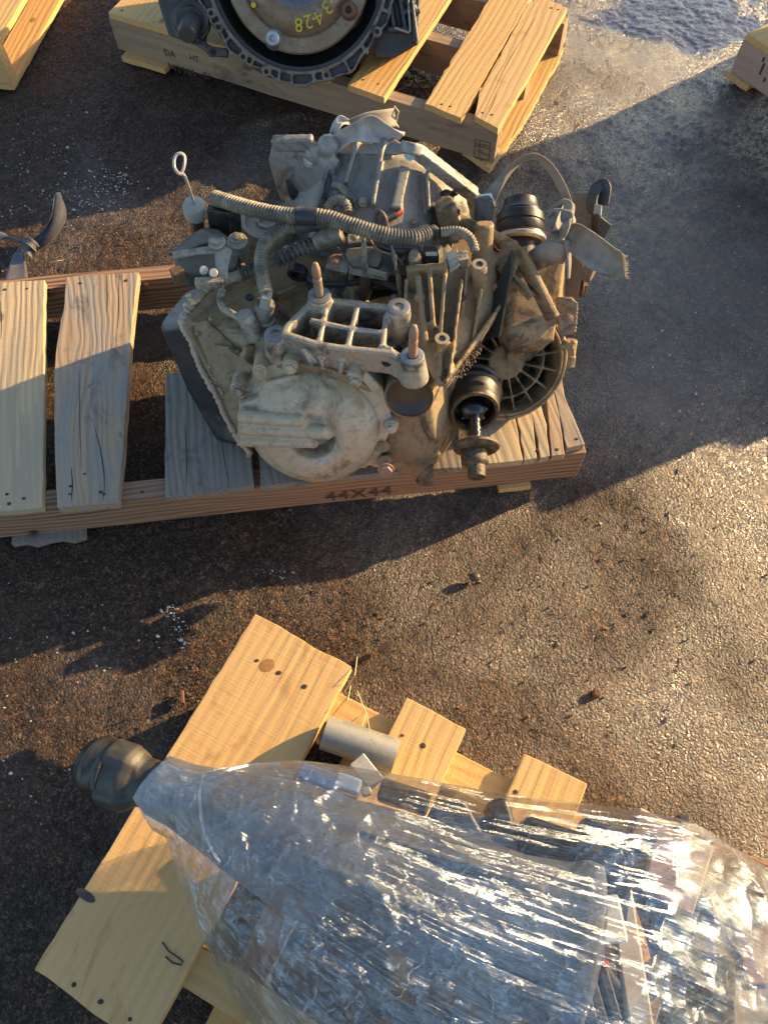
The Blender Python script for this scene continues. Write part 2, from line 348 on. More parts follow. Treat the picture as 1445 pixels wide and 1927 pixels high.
# ------------------------------------------------------------------ ground
def ground_mat():
    m, nt, b = mat_new('oily_pavement'); p = pos(nt)
    sep = N(nt, 'ShaderNodeSeparateXYZ'); nt.links.new(p, sep.inputs[0])
    big = noise(nt, p, 1.6, 5, .6, .3); mid = noise(nt, p, 9, 6, .65, .3); fine = noise(nt, p, 150, 5, .75); gr = noise(nt, p, 340, 3, .7)
    c = mix(nt, ramp(nt, mid, [(.3, 0), (.7, 1)]), (.036, .0185, .0105), (.128, .063, .030))
    c = mix(nt, ramp(nt, big, [(.38, 0), (.66, .8)]), c, (.066, .037, .024))
    c = mix(nt, ramp(nt, fine, [(.40, 0), (.58, 1)]), mix(nt, .75, c, (.013, .010, .008)), c)
    pit = noise(nt, p, 26, 7, .72, .8); c = mix(nt, ramp(nt, pit, [(.56, 0), (.66, .7)]), c, (.022, .015, .010))
    c = mix(nt, ramp(nt, gr, [(.54, 0), (.66, .7)]), c, (.22, .125, .06))
    vo = N(nt, 'ShaderNodeTexVoronoi'); vo.inputs['Scale'].default_value = 55; nt.links.new(p, vo.inputs['Vector'])
    hc = N(nt, 'ShaderNodeSeparateColor'); nt.links.new(vo.outputs['Color'], hc.inputs[0])
    st = mth(nt, 'MULTIPLY', ramp(nt, vo.outputs['Distance'], [(.10, 1), (.22, 0)]), ramp(nt, hc.outputs[0], [(.86, 0), (.9, 1)]))
    c = mix(nt, mth(nt, 'MULTIPLY', st, .6), c, mix(nt, hc.outputs[1], (.12, .10, .08), (.30, .27, .22)))
    vc = N(nt, 'ShaderNodeTexVoronoi'); vc.inputs['Scale'].default_value = 260; nt.links.new(p, vc.inputs['Vector']); vs_ = N(nt, 'ShaderNodeSeparateColor'); nt.links.new(vc.outputs['Color'], vs_.inputs[0])
    vd = N(nt, 'ShaderNodeTexVoronoi'); vd.inputs['Scale'].default_value = 120; nt.links.new(p, vd.inputs['Vector']); vt_ = N(nt, 'ShaderNodeSeparateColor'); nt.links.new(vd.outputs['Color'], vt_.inputs[0])
    gl0 = mth(nt, 'MULTIPLY', ramp(nt, vs_.outputs[0], [(0, .35), (.7, 1.0), (1, 2.1)]), ramp(nt, vt_.outputs[1], [(0, .6), (.8, 1.05), (1, 1.5)])); c = mix(nt, 1.0, c, gl0, 'MULTIPLY')
    rs = noise(nt, p, 3.1, 5, .6, .5); c = mix(nt, ramp(nt, rs, [(.56, 0), (.72, .55)]), c, (.115, .060, .026))
    nt.links.new(c, b.inputs['Base Color'])
    wet = mth(nt, 'ADD', mth(nt, 'MULTIPLY', noise(nt, p, 2.3, 5, .6, .4), .8), mth(nt, 'ADD', mth(nt, 'MULTIPLY', sep.outputs[0], .16), mth(nt, 'MULTIPLY', sep.outputs[1], .035)))
    wet = ramp(nt, wet, [(.36, 0), (.60, 1)])
    dv = N(nt, 'ShaderNodeVectorMath', operation='DISTANCE'); nt.links.new(p, dv.inputs[0]); dv.inputs[1].default_value = tuple(W(1270, -10, 0))
    pud = ramp(nt, mth(nt, 'ADD', dv.outputs['Value'], mth(nt, 'MULTIPLY', mth(nt, 'SUBTRACT', noise(nt, p, 5, 5, .6, .6), .5), .9)), [(.22, 1), (.30, 0)])
    rg = mth(nt, 'ADD', ramp(nt, wet, [(0, .60), (1, .19)]), mth(nt, 'MULTIPLY', mth(nt, 'SUBTRACT', mid, .5), .35))
    rg = mth(nt, 'MULTIPLY', rg, mth(nt, 'MULTIPLY_ADD', pud, -.7, 1.0)); nt.links.new(rg, b.inputs['Roughness'])
    nt.links.new(ramp(nt, wet, [(0, .28), (1, 1.0)]), b.inputs['Specular IOR Level'])
    nt.links.new(mth(nt, 'MULTIPLY', wet, .35), b.inputs['Coat Weight']); b.inputs['Coat Roughness'].default_value = .14; b.inputs['Coat IOR'].default_value = 1.55
    vg = N(nt, 'ShaderNodeTexVoronoi'); vg.inputs['Scale'].default_value = 210; vw = N(nt, 'ShaderNodeVectorMath', operation='MULTIPLY_ADD'); vz = N(nt, 'ShaderNodeTexNoise'); vz.inputs['Scale'].default_value = 60; nt.links.new(p, vz.inputs['Vector']); nt.links.new(vz.outputs['Color'], vw.inputs[0]); vw.inputs[1].default_value = (.012, .012, .012); nt.links.new(p, vw.inputs[2]); nt.links.new(vw.outputs[0], vg.inputs['Vector']); coarse = noise(nt, p, 85, 6, .75, .3)
    h = mth(nt, 'ADD', mth(nt, 'MULTIPLY', fine, 1.5), mth(nt, 'ADD', mth(nt, 'MULTIPLY', gr, .6), mth(nt, 'MULTIPLY', vg.outputs['Distance'], -1.1)))
    h = mth(nt, 'ADD', h, mth(nt, 'MULTIPLY', coarse, 1.6))
    h = mth(nt, 'ADD', h, mth(nt, 'MULTIPLY', mid, 1.6))
    h = mth(nt, 'MULTIPLY', h, mth(nt, 'MULTIPLY_ADD', pud, -.8, 1.0)); nb = bump(nt, b, h, .0024, 1.0); nt.links.new(nb, b.inputs['Coat Normal']); return m
def axis(lo, hi, n, far):
    s = np.linspace(lo, hi, n); k = np.linspace(0, 1, 26)[1:] ** 3
    return np.concatenate([(lo - k * far)[::-1], s, hi + k * far])
gx = axis(-1.15, 1.35, 520, 90); gy = axis(-.05, 2.75, 560, 90)
GX, GY = np.meshgrid(gx, gy)
inside = np.clip(1 - np.maximum(np.maximum(-1.15 - GX, GX - 1.35), np.maximum(-.05 - GY, GY - 2.75)) / .3, 0, 1)
Z = (vnoise(GX, GY, 3, 1) - .5) * .010 + (vnoise(GX, GY, 11, 2) - .5) * .006
Z += (vnoise(GX, GY, 45, 3) - .5) * .0028 + (vnoise(GX, GY, 105, 4) - .5) * .0026 + (vnoise(GX, GY, 190, 6) - .5) * .0016
crack = [W(1275, 850), W(1250, 960), W(1265, 1000)]; crack2 = [W(1265, 1255), W(1245, 1330), W(1225, 1440), W(1240, 1500)]
crack3 = [W(1170, 1150), W(1200, 1165), W(1235, 1200)]
jit = (vnoise(GX, GY, 40, 8) - .5) * .018
def wig(pts):
    o = []; r = random.Random(len(pts) + int(pts[0].x * 1000))
    for a, b in zip(pts[:-1], pts[1:]):
        k = max(2, int((b - a).length / .012))
        for i in range(k): q = a.lerp(b, i / k); o.append(V(q.x + r.gauss(0, .003), q.y + r.gauss(0, .003), 0))
    return o + [pts[-1]]
for cr, wd, dp in ((crack, .010, .0018), (crack2, .016, .0026), (crack3, .014, .0030), ([W(930, 1180), W(1060, 1230), W(1210, 1290)], .010, .0016), ([W(1250, 1010), W(1300, 1130), W(1265, 1255)], .009, .0018)):
    d = segdist(GX + jit, GY + jit, cr); Z -= dp * np.exp(-(d / wd) ** 2)
sc = segdist(GX + jit, GY, [W(215, 215), W(300, 235), W(420, 240), W(560, 215)]); Z += .008 * np.exp(-(sc / .015) ** 2)
Z = (Z - .006) * inside
ground = gridmesh('ground', GX, GY, Z, ground_mat()); tag(ground, kind='structure')

# ------------------------------------------------------------------ wood pieces
def setgrain(o, a, o0, off=None):
    a = a.normalized(); c = V(0, 0, 1).cross(a)
    if c.length < .1: c = V(1, 0, 0)
    c.normalize(); t = a.cross(c)
    off = off or V(random.uniform(0, 20), random.uniform(0, 5), random.uniform(0, 2))
    me = o.data; at = me.attributes.new('grain', 'FLOAT_VECTOR', 'POINT')
    buf = []
    for v in me.vertices:
        p = v.co + o0; buf += [p.dot(a) + off.x, p.dot(c) + off.y, p.dot(t) + off.z]
    at.data.foreach_set('vector', buf)
def plank(name, pts, thick, mat, parent, along, jit=.0005, bev=.0011, rough_end=0):
    """board: outline of its top face (world points), extruded straight down; sawn edges slightly uneven"""
    out = []; n = len(pts); al = along.normalized()
    for i in range(n):
        a, b = pts[i], pts[(i + 1) % n]; L = (b - a).length; k = max(1, int(L / .02)); d = (b - a).normalized()
        side = V(-d.y, d.x, 0); endy = abs(d.dot(al)) < .6
        for j in range(k):
            t = j / k; q = a.lerp(b, t)
            if j: q = q + side * random.gauss(0, jit * (1.0 + (rough_end if endy else 0)))
            out.append(q)
    mb = MB().prism(out, V(0, 0, -thick)); o = build(name, mb, mat, parent, bevel=bev, seg=1)
    setgrain(o, along, org_of(o)); return o
def beam(name, a, b, w, h, mat, parent, side):
    """stringer: a-b is its top front edge, w deep towards side, h tall"""
    s = side.normalized(); mb = MB()
    k = 14; L = (b - a)
    pts = [a + L * (i / k) + s * random.gauss(0, .0006) for i in range(k + 1)] + [b + s * w - L * (i / k) for i in range(k + 1)]
    mb.prism(pts, V(0, 0, -h)); o = build(name, mb, mat, parent, bevel=.0012, seg=1); setgrain(o, b - a, org_of(o)); return o
def nails(root, pts, r=.0032, sunk=0.0):
    me = None
    for p in pts:
        if me is None:
            o = build('nail', MB().lathe(V(0, 0, -.0015) + root.location, V(0, 0, 1), [(0, r), (.0022, r), (.0026, r * .7)], 8), M['nail'], root); me = o.data
            o.location = p - root.location; proto = o
        else:
            o = proto.copy(); COL.objects.link(o); o.location = p - root.location
        s = random.uniform(.8, 1.35); o.scale = (s, s * random.uniform(.7, 1), 1)
def spline(pts, n=6):
    out = []; P = [pts[0]] + list(pts) + [pts[-1]]
    for i in range(1, len(P) - 2):
        for k in range(n):
            t = k / n; a, b, c, d = P[i - 1], P[i], P[i + 1], P[i + 2]
            out.append(.5 * ((2 * b) + (c - a) * t + (2 * a - 5 * b + 4 * c - d) * t * t + (3 * b - a - 3 * c + d) * t ** 3))
    out.append(P[-2]); return out
def arclen(pts, step):
    out = [pts[0]]; acc = 0
    for a, b in zip(pts[:-1], pts[1:]):
        l = (b - a).length; 
        while acc + l >= step:
            a = a.lerp(b, (step - acc) / l); out.append(a); l = (b - a).length; acc = 0
            if l < 1e-9: break
        acc += l
    return out
def px(lst, z): return [W(x, y, z) for x, y in lst]
ZT, TH, ZB = .122, .017, .017

# --- middle pallet
pm = thing('wooden_pallet', W(600, 930, 0), 'weathered grey and tan pallet stamped 44X44 carrying the dusty transmission', 'pallet', 'wooden pallets on the yard')
fa, fb = W(-170, 985, ZT - TH), W(1103, 852, ZT - TH)
side_m = V(-(fb - fa).y, (fb - fa).x, 0)
st = beam('stringer', fa, fb, .04, ZT - TH - ZB, M['stringer'], pm, side_m)
yax = (W(80, 955, ZT) - W(84, 527, ZT)).normalized(); back = -yax
bl = W(80, 545, ZT - TH); bdir = (fb - fa).normalized()
beam('stringer', bl - bdir * .3, bl + bdir * .98, .04, ZT - TH - ZB, M['stringer'], pm, side_m)
plank('deck_board', px([(-95, 537), (84, 526), (83, 700), (80, 955), (-100, 972)], ZT), TH, M['oldpale'], pm, yax)
plank('deck_board', px([(124, 521), (122, 570), (107, 650), (102, 720), (104, 860), (108, 955), (222, 946), (231, 860), (238, 760), (243, 690), (250, 600), (261, 511)], ZT), TH * 1.3, M['weathered'], pm, yax)
plank('deck_board', px([(312, 702), (311, 820), (311, 936), (478, 914), (470, 820), (462, 690)], ZT), TH, M['grey'], pm, yax)
plank('deck_board', px([(478, 600), (490, 916), (585, 905), (575, 600)], ZT), TH, M['grey'], pm, yax)
plank('deck_board', px([(590, 600), (612, 900), (750, 888), (715, 590)], ZT), TH, M['grey'], pm, yax)
plank('deck_board', px([(770, 640), (790, 885), (868, 880), (850, 640)], ZT), TH, M['grey'], pm, yax)
plank('deck_board', px([(860, 640), (888, 876), (984, 866), (940, 640)], ZT), TH, M['oldpale'], pm, yax)
plank('deck_board', px([(925, 600), (968, 760), (986, 866), (1010, 862), (1003, 790), (1016, 862), (1034, 858), (1022, 780), (980, 600)], ZT), TH, M['oldpale'], pm, yax, jit=.0014)
plank('deck_board', px([(985, 600), (1025, 730), (1038, 858), (1062, 855), (1052, 780), (1010, 600)], ZT), TH, M['weathered'], pm, yax)
plank('deck_board', px([(1013, 600), (1037, 710), (1066, 843), (1100, 836), (1062, 745), (1035, 600)], ZT), TH, M['weathered'], pm, yax)
bz = .0165
plank('bottom_board', px([(25, 960), (22, 1024), (160, 1010), (150, 940)], bz), .015, M['grey'], pm, yax, jit=.0012, rough_end=1.5)
plank('bottom_board', px([(930, 860), (940, 921), (1000, 914), (985, 860)], bz), .015, M['pale'], pm, yax)
nails(pm, px([(10, 545), (52, 543), (152, 533), (238, 528), (14, 930), (46, 938), (18, 948), (134, 915), (132, 930), (190, 926), (196, 930), (160, 892), (1012, 848), (1048, 846), (1085, 826)], ZT) + px([(268, 926), (100, 545), (275, 535)], ZT - TH))
def lettering(name, text, p, xdir, ydir, size, mat, parent, space=1.0, shear=0, off=.0007):
    cu = bpy.data.curves.new(name, 'FONT'); cu.body = text; cu.size = size; cu.space_character = space; cu.shear = shear
    cu.offset = 0.0; cu.extrude = .0001; cu.resolution_u = 2
    tmp = bpy.data.objects.new('t', cu); me = bpy.data.meshes.new_from_object(tmp); bpy.data.objects.remove(tmp); me.name = name
    me.materials.clear(); me.materials.append(mat); o = bpy.data.objects.new(name, me); COL.objects.link(o)
    x = xdir.normalized(); z = x.cross(ydir).normalized(); y = z.cross(x)
    o.parent = parent; m = Matrix((x, y, z)).transposed().to_4x4(); m.translation = p + z * off - org_of(parent); o.matrix_local = m; return o
nf = -side_m.normalized()
lp = ON(612, 943, fa + nf * .0012, nf); lettering('stamped_lettering', '44X44', lp, bdir, V(0, 0, 1), .046, M['ink'], st, 1.05)
# frayed tuft stuck to the stringer
mb = MB(); c0 = ON(62, 1000, fa, nf)
for i in range(26):
    d = V(random.uniform(-1, 1), random.uniform(-.8, -.1), random.uniform(-1, .8)).normalized() * random.uniform(.006, .016)
    mb.tube([c0, c0 + d * .5 + V(0, 0, .002), c0 + d], .0008, 4)
build('frayed_tuft', mb, M['tape'], pm)

def crack_line(pts, w=.0011, z=ZT, up=.0003, root=None):
    mb = MB(); P_ = arclen(spline([W(x, y, z) for x, y in pts], 8), .006); P_ = [p + V(random.gauss(0, .0003), 0, 0) for p in P_]
    for i, (a, b) in enumerate(zip(P_[:-1], P_[1:])):
        mb.bar(a + V(0, 0, up - .0006), b + V(0, 0, up - .0006), w * math.sin(math.pi * (i + .7) / len(P_)) + .0004, .0012)
    return build('wood_crack', mb, M['hole'], root)
crack_line([(195, 942), (197, 900), (190, 850), (178, 800)], .0016, root=pm); crack_line([(150, 700), (151, 800), (154, 885)], .0007, root=pm)
crack_line([(202, 515), (203, 560), (202, 590)], .0012, root=pm); crack_line([(225, 515), (224, 580), (222, 620)], .0008, root=pm); crack_line([(0, 560), (4, 600), (3, 640)], .0006, root=pm)
crack_line([(134, 945), (137, 915), (135, 880)], .0014, root=pm); crack_line([(430, 905), (420, 850), (415, 800)], .0009, root=pm); crack_line([(350, 915), (352, 860), (348, 800)], .0009, root=pm)
# --- upper pallet
pu = thing('wooden_pallet', W(600, 200, 0), 'pale sawn pallet behind, carrying the transmission with yellow numbers', 'pallet', 'wooden pallets on the yard')
ua, ub = W(204, 31, ZT - TH), W(937, 248, ZT - TH); udir = (ub - ua).normalized(); side_u = V(-udir.y, udir.x, 0)
st = beam('stringer', ua, ub, .038, ZT - TH - ZB, M['stringer2'], pu, side_u)
nfu = -side_u
ubk = side_u * (W(1066, 17, ZT) - W(937, 242, ZT)).dot(side_u)
beam('stringer', ua + ubk - side_u * .04, ub + ubk * .98 - side_u * .04, .038, ZT - TH - ZB, M['stringer2'], pu, side_u)
beam('stringer', ua + ubk * .5, ub + ubk * .5 - udir * .02, .038, ZT - TH - ZB, M['stringer2'], pu, side_u)
du = (W(866, 223, ZT) - W(994, 0, ZT)).normalized()
def shift(p, k): return p - du * k
def ubrd(fr, far, mat, **k): return plank('deck_board', [W(*fr[0], ZT), W(*fr[1], ZT), far[1], far[0]], TH, mat, pu, du, **k)
A, B = W(204, 23, ZT), W(332, 60, ZT); ubrd([(204, 23), (332, 60)], (shift(A, .62), shift(B, .62)), M['pale'])
A, B = W(345, 64, ZT), W(460, 98, ZT); ubrd([(345, 64), (460, 98)], (shift(A, .62), shift(B, .62)), M['pale2'])
A, B = W(520, 115, ZT), W(620, 146, ZT); ubrd([(520, 115), (620, 146)], (shift(A, .62), shift(B, .62)), M['pale'])
A, B = W(654, 159, ZT), W(723, 184, ZT); ubrd([(654, 159), (723, 184)], (shift(A, .62), shift(B, .62)), M['pale'])
A, B = W(799, 195, ZT), W(868, 223, ZT); ubrd([(799, 195), (868, 223)], (shift(A, .62), shift(B, .62)), M['pale'], jit=.0013)
plank('deck_board', px([(893, 218), (899, 190), (902, 165), (907, 164), (996, 2), (1030, -3), (1067, 15), (1002, 131), (937, 242)], ZT), TH, M['pale2'], pu, du)
A, B = W(870, 282, bz), W(921, 317, bz)
plank('bottom_board', [A, B, W(985, 232, bz), W(1054, 108, bz), W(1068, 45, bz), W(1010, 10, bz)], .0155, M['pale'], pu, du, jit=.0015)
A, B = W(228, 106, bz), W(310, 130, bz); plank('bottom_board', [A, B, shift(B, .6), shift(A, .6)], .0155, M['pale'], pu, du)
nails(pu, px([(683, 150), (712, 158), (831, 196), (847, 200), (908, 212), (925, 216), (1037, 15), (1050, 18), (230, 20), (290, 42)], ZT), r=.003)
xu = udir
for txt, x, y, s in (('DA', 310, 103, .026), ('HT', 358, 112, .022), ('14398', 316, 130, .032), ('A - B1', 360, 139, .026)):
    lettering('stamped_lettering', txt, ON(x, y, ua + nfu * .0012, nfu), xu, V(0, 0, 1), s, M['ink'], st)
q = [ON(x, y, ua + nfu * .0016, nfu) for x, y in ((894, 262), (922, 269), (920, 302), (891, 295))]
mb = MB()
for i in range(4): mb.bar(q[i], q[(i + 1) % 4], .0012, .0004, nfu)
mb.bar(q[0].lerp(q[1], .33), q[3].lerp(q[2], .33), .0009, .0004, nfu); mb.bar(q[0].lerp(q[3], .35), q[1].lerp(q[2], .35), .0009, .0004, nfu)
build('stamp_frame', mb, M['ink'], st)
for txt, x, y, s in (('HT', 896, 273, .010), ('BF', 908, 275, .010), ('US', 897, 285, .012), ('16 37', 906, 290, .010), ('S-IP', 896, 301, .012)):
    lettering('stamped_lettering', txt, ON(x, y, ua + nfu * .0016, nfu), xu, V(0, 0, 1), s, M['ink'], st)

crack_line([(870, 222), (905, 170), (912, 160)], .0012, root=pu); crack_line([(905, 222), (925, 180), (960, 110), (1010, 30)], .0006, root=pu); crack_line([(912, 225), (925, 200), (935, 175)], .0009, root=pu)
# --- upper left pallet corner
pl = thing('wooden_pallet', W(20, 150, 0), 'bright pale pallet corner cut off at the upper left', 'pallet', 'wooden pallets on the yard')
dl = (W(24, 160, bz) - W(112, 2, bz)).normalized(); sl = V(dl.y, -dl.x, 0)
if sl.x > 0: sl = -sl
c0 = W(24, 160, bz); c0.z = ZT
plank('deck_board', [c0, c0 + sl * .105, c0 + sl * .105 - dl * .75, c0 - dl * .75], TH, M['pale'], pl, dl)
plank('deck_board', [c0 + sl * .20, c0 + sl * .30, c0 + sl * .30 - dl * .75, c0 + sl * .20 - dl * .75], TH, M['pale2'], pl, dl)
z1 = c0 - V(0, 0, TH)
beam('stringer', z1 + sl * .9, z1, .038, ZT - TH - ZB, M['pale'], pl, -dl)
beam('stringer', z1 + sl * .9 - dl * .7, z1 - dl * .7, .038, ZT - TH - ZB, M['pale'], pl, -dl)
c1 = V(c0.x, c0.y, bz); plank('bottom_board', [c1, c1 + sl * .09, c1 + sl * .09 - dl * .75, c1 - dl * .75], .0155, M['pale'], pl, dl)
nails(pl, [c0 + sl * .02 - dl * .02, c0 + sl * .08 - dl * .02])

# --- right pallet with its load (mostly outside the frame)
pr = thing('wooden_pallet', W(1420, 170, 0), 'pinkish pallet corner cut off at the right edge of the yard', 'pallet', 'wooden pallets on the yard')
ra = W(1398, 74, ZT - TH); rb = W(1450, 108, ZT - TH); rdir = (rb - ra).normalized(); rs = V(-rdir.y, rdir.x, 0)
if rs.y < 0: rs = -rs
st = beam('stringer', ra, ra + rdir * 1.05, .038, ZT - TH - ZB, M['pinkwood'], pr, rs)
beam('stringer', ra + rs * .9, ra + rs * .9 + rdir * 1.05, .038, ZT - TH - ZB, M['pinkwood'], pr, rs)
rt = V(ra.x, ra.y, ZT)
for k, wd in ((0, .12), (.2, .1), (.4, .1), (.6, .1), (.8, .12), (.95, .1)):
    a = rt + rdir * k + rdir * .004; plank('deck_board', [a, a + rdir * wd, a + rdir * wd + rs * .94, a + rs * .94], TH, M['pale'], pr, rs)
for k in (-.012, .45, .93):
    a = V(ra.x, ra.y, bz) + rdir * k - rs * .006; plank('bottom_board', [a, a + rdir * .085, a + rdir * .085 + rs * .94, a + rs * .94], .0155, M['pale'], pr, rs, jit=.0016)
mb = MB()
for (x, y, w, h) in ((1436, 112, 3, 7), (1433, 130, 4, 17), (1438, 150, 3, 9)):
    p = ON(x, y, ra, -rs) - rs * .0009; mb.box(p, .006, .0006, .03 if h > 10 else .012, Matrix((rdir, -rs, V(0, 0, 1))).transposed())
build('stamp_mark', mb, M['ink'], st)

# --- front pallet, fresh pine
pf = thing('wooden_pallet', W(400, 1700, 0), 'fresh yellow pine pallet in front, under the film wrapped transmission', 'pallet', 'wooden pallets on the yard')
ZF = .135
f1, f2, f3 = W(480, 1155, ZF), W(662, 1255, ZF), W(65, 1825, ZF)
dF = (f3 - f1).normalized(); sF = (f2 - f1) ; wF = sF.length
sF = V(-dF.y, dF.x, 0)
if sF.x < 0: sF = -sF
L = (f3 - f1).length
plank('deck_board', [f1, f1.lerp(f2, .5), f2, f2 + dF * L, f3], .019, M['pale2'], pf, dF, rough_end=.6)
zs = ZF - .019
def ps(x, y, z=ZF): return W(x, y, z)
plank('deck_board', [ps(765, 1312), ps(877, 1372), ps(877, 1372) + dF * L * .98, ps(765, 1312) + dF * L * .98], .019, M['pale2'], pf, dF)
plank('deck_board', [ps(985, 1418), ps(1105, 1475), ps(1105, 1475) + dF * L * .95, ps(985, 1418) + dF * L * .95], .019, M['pale2'], pf, dF)
plank('deck_board', [ps(1215, 1525), ps(1330, 1590), ps(1330, 1590) + dF * L * .95, ps(1215, 1525) + dF * L * .95], .019, M['pale2'], pf, dF)
s1 = W(612, 1290, zs); 
beam('stringer', s1 - sF * .12 + dF * .0, s1 + sF * .95, .05, zs - ZB, M['pale'], pf, dF)
s3 = f3 - dF * .12; s3.z = zs
beam('stringer', s3 + sF * .02, s3 + sF * 1.05, .05, zs - ZB, M['pale'], pf, dF)
s2 = f1.lerp(f3, .52); s2.z = zs
beam('stringer', s2 + sF * .02, s2 + sF * 1.05, .04, zs - ZB, M['pale'], pf, dF)
for k in (.22, .5):
    a = V(f1.x, f1.y, bz) + sF * k + dF * .03; plank('bottom_board', [a, a + sF * .1, a + sF * .1 + dF * (L - .05), a + dF * (L - .05)], .0155, M['pale'], pf, dF)
nails(pf, px([(484, 1243), (525, 1266), (573, 1292), (757, 1384), (796, 1403), (970, 1490), (140, 1853), (190, 1885), (245, 1918)], ZF), r=.0036)
# knots of the big board: slightly proud oval discs of darker wood
def knot(p, a, b, mat, ang=0.0):
    o = build('wood_knot', MB().lathe(p + V(0, 0, -.002), V(0, 0, 1), [(0, 1), (.0024, 1), (.0027, .55)], 16), mat, pf)
    me = o.data; c = p - org_of(o); m = Matrix.Rotation(ang, 3, 'Z') @ Matrix.Diagonal((a, b, 1))
    for v in me.vertices: v.co = c + m @ (v.co - c)
    setgrain(o, V(1, 0, 0), org_of(o)); return o
M['knot'] = plain('knot_wood', (.34, .16, .05), .55, 0, 160, .45, .0008)
M['knotdark'] = plain('dark_bark_knot', (.07, .045, .04), .6, 0, 120, .6, .001)
knot(W(503, 1252, ZF), .0125, .0105, M['knot'], .4)
knot(W(162, 1685, ZF), .016, .006, M['knotdark'], -.5)
mb = MB(); kp = [W(x, y, ZF + .0006) for x, y in ((306, 1773), (318, 1790), (337, 1803), (345, 1810), (342, 1816), (325, 1812), (312, 1800))]
mb.tube(kp, .0012, 6); build('bark_ring', mb, M['knotdark'], pf)

# straw and splinters
mb = MB()
for a, b, c in (((650, 1300), (668, 1270), (672, 1236)), ((672, 1300), (690, 1345), (697, 1380)), ((640, 1300), (655, 1318), (660, 1290)), ((690, 1340), (680, 1370), (693, 1385))):
    mb.tube([W(*a, zs + .004), W(*b, zs + .03), W(*c, zs + .012)], .0007, 4)
build('splinter', mb, M['splinter'], pf)
tag(build('straw_stem', MB().tube([W(97, 494, .004), W(110, 491, .006), W(122, 488, .004)], .0011, 5, radii=[.0004, .0012, .0003]), M['splinter']), 'thin pale wood sliver on the dark pavement by the knotted blue strap', 'splinter')

# ------------------------------------------------------------------ shared shape helpers
def loom(name, pts, r, mat, parent, pitch=.0052, depth=.16, seg=14, gap=None, wob=.0):
    """corrugated conduit: ring after ring along a curve"""
    c = arclen(spline(pts, 10), pitch / 4); radii = []
    for i in range(len(c)):
        k = i % 4; radii.append(r * (1.0 if k in (0, 1) else (1 - depth if k == 3 else 1 - depth * .8)) * (1 + wob * math.sin(i * .37)))
    return build(name, MB().tube(c, r, seg, radii), mat, parent, smooth=False)
def pipe(name, pts, r, mat, parent, seg=10):
    return build(name, MB().tube(arclen(spline(pts, 10), .003), r, seg), mat, parent, smooth=True)
def hexbolt(parent, p, d, r=.008, h=.006, mat=None, flange=True, name='bolt'):
    d = d.normalized(); u, w = frame(d); mb = MB()
    if flange: mb.lathe(p, d, [(0, r * 1.25), (h * .25, r * 1.25), (h * .35, r * 1.0)], 18)
    ph = random.random(); pts = [p + (u * math.cos(ph + i * math.pi / 3) + w * math.sin(ph + i * math.pi / 3)) * r for i in range(6)]
    mb.prism(pts, d * h, .94); mb.lathe(p + d * h * .98, d, [(0, r * .72), (h * .08, r * .6)], 12)
    return build(name, mb, mat or M['steel'], parent, bevel=.0005, seg=1)
def ribbon(name, Ls, Rs, mat, parent=None, across=6, bulge=0.0, n=8, thick=.0016, wrinkle=0.0):
    A, B = spline(Ls, n), spline(Rs, n); vs = []; fs = []; gr = []; u = 0
    for i, (a, b) in enumerate(zip(A, B)):
        if i: u += ((A[i] - A[i - 1]).length + (B[i] - B[i - 1]).length) / 2
        t = ((A[min(i + 1, len(A) - 1)] - A[max(i - 1, 0)])).normalized(); nn = t.cross(b - a).normalized()
        for k in range(across + 1):
            f = k / across
            vs.append(a.lerp(b, f) + nn * (bulge * math.sin(math.pi * f) + wrinkle * math.sin(f * 11 + i * .5) * math.sin(i * .9 + 1)))
            gr += [u, (b - a).length * f, 0]
    m = across + 1
    for i in range(len(A) - 1):
        for k in range(across): fs.append((i * m + k, i * m + k + 1, (i + 1) * m + k + 1, (i + 1) * m + k))
    o0 = org_of(parent) if parent else V(0, 0, 0)
    me = bpy.data.meshes.new(name); me.from_pydata([v - o0 for v in vs], [], fs); me.materials.append(mat); me.shade_smooth()
    at = me.attributes.new('grain', 'FLOAT_VECTOR', 'POINT'); at.data.foreach_set('vector', gr)
    o = bpy.data.objects.new(name, me); COL.objects.link(o)
    if parent: o.parent = parent
    s = o.modifiers.new('thickness', 'SOLIDIFY'); s.thickness = thick; s.offset = 0
    return o
def prismz(pts, h, mb=None):
    return (mb or MB()).prism(pts, V(0, 0, -h))

# ================================================================== the dusty transmission in the middle
T = thing('car_transmission', W(650, 760, ZT), 'dusty used transmission with wiring loom, dipstick and grey lifting strap on the middle pallet', 'transmission')
n = V(-.03, -.93, .37).normalized()
C0 = W(588, 792, .235)
def S(x, y, d=0.0): return ON(x, y, C0 + n * d, n)
H = lambda L: [W(*p) for p in L]

# main case: cored out of many overlapping lumps, then skinned so that the joints read as casting fillets
mb = MB()
mb.lathe(C0 - n * .04, V(.14, .95, .05), [(0, .125), (.12, .118), (.25, .12), (.36, .14)], 40)
mb.hull([S(x, y, -.05) for x, y in ((470, 760), (500, 690), (690, 690), (742, 745), (742, 850), (690, 903), (600, 890), (500, 860))] + [W(520, 640, .34), W(700, 660, .34), W(620, 560, .30), W(700, 800, .13), W(540, 800, .13)])
mb.hull(H([(420, 530, .335), (352, 604, .325), (470, 850, .145), (460, 845, .15), (500, 560, .35), (540, 640, .35), (520, 800, .2), (600, 700, .16), (560, 520, .3)]))
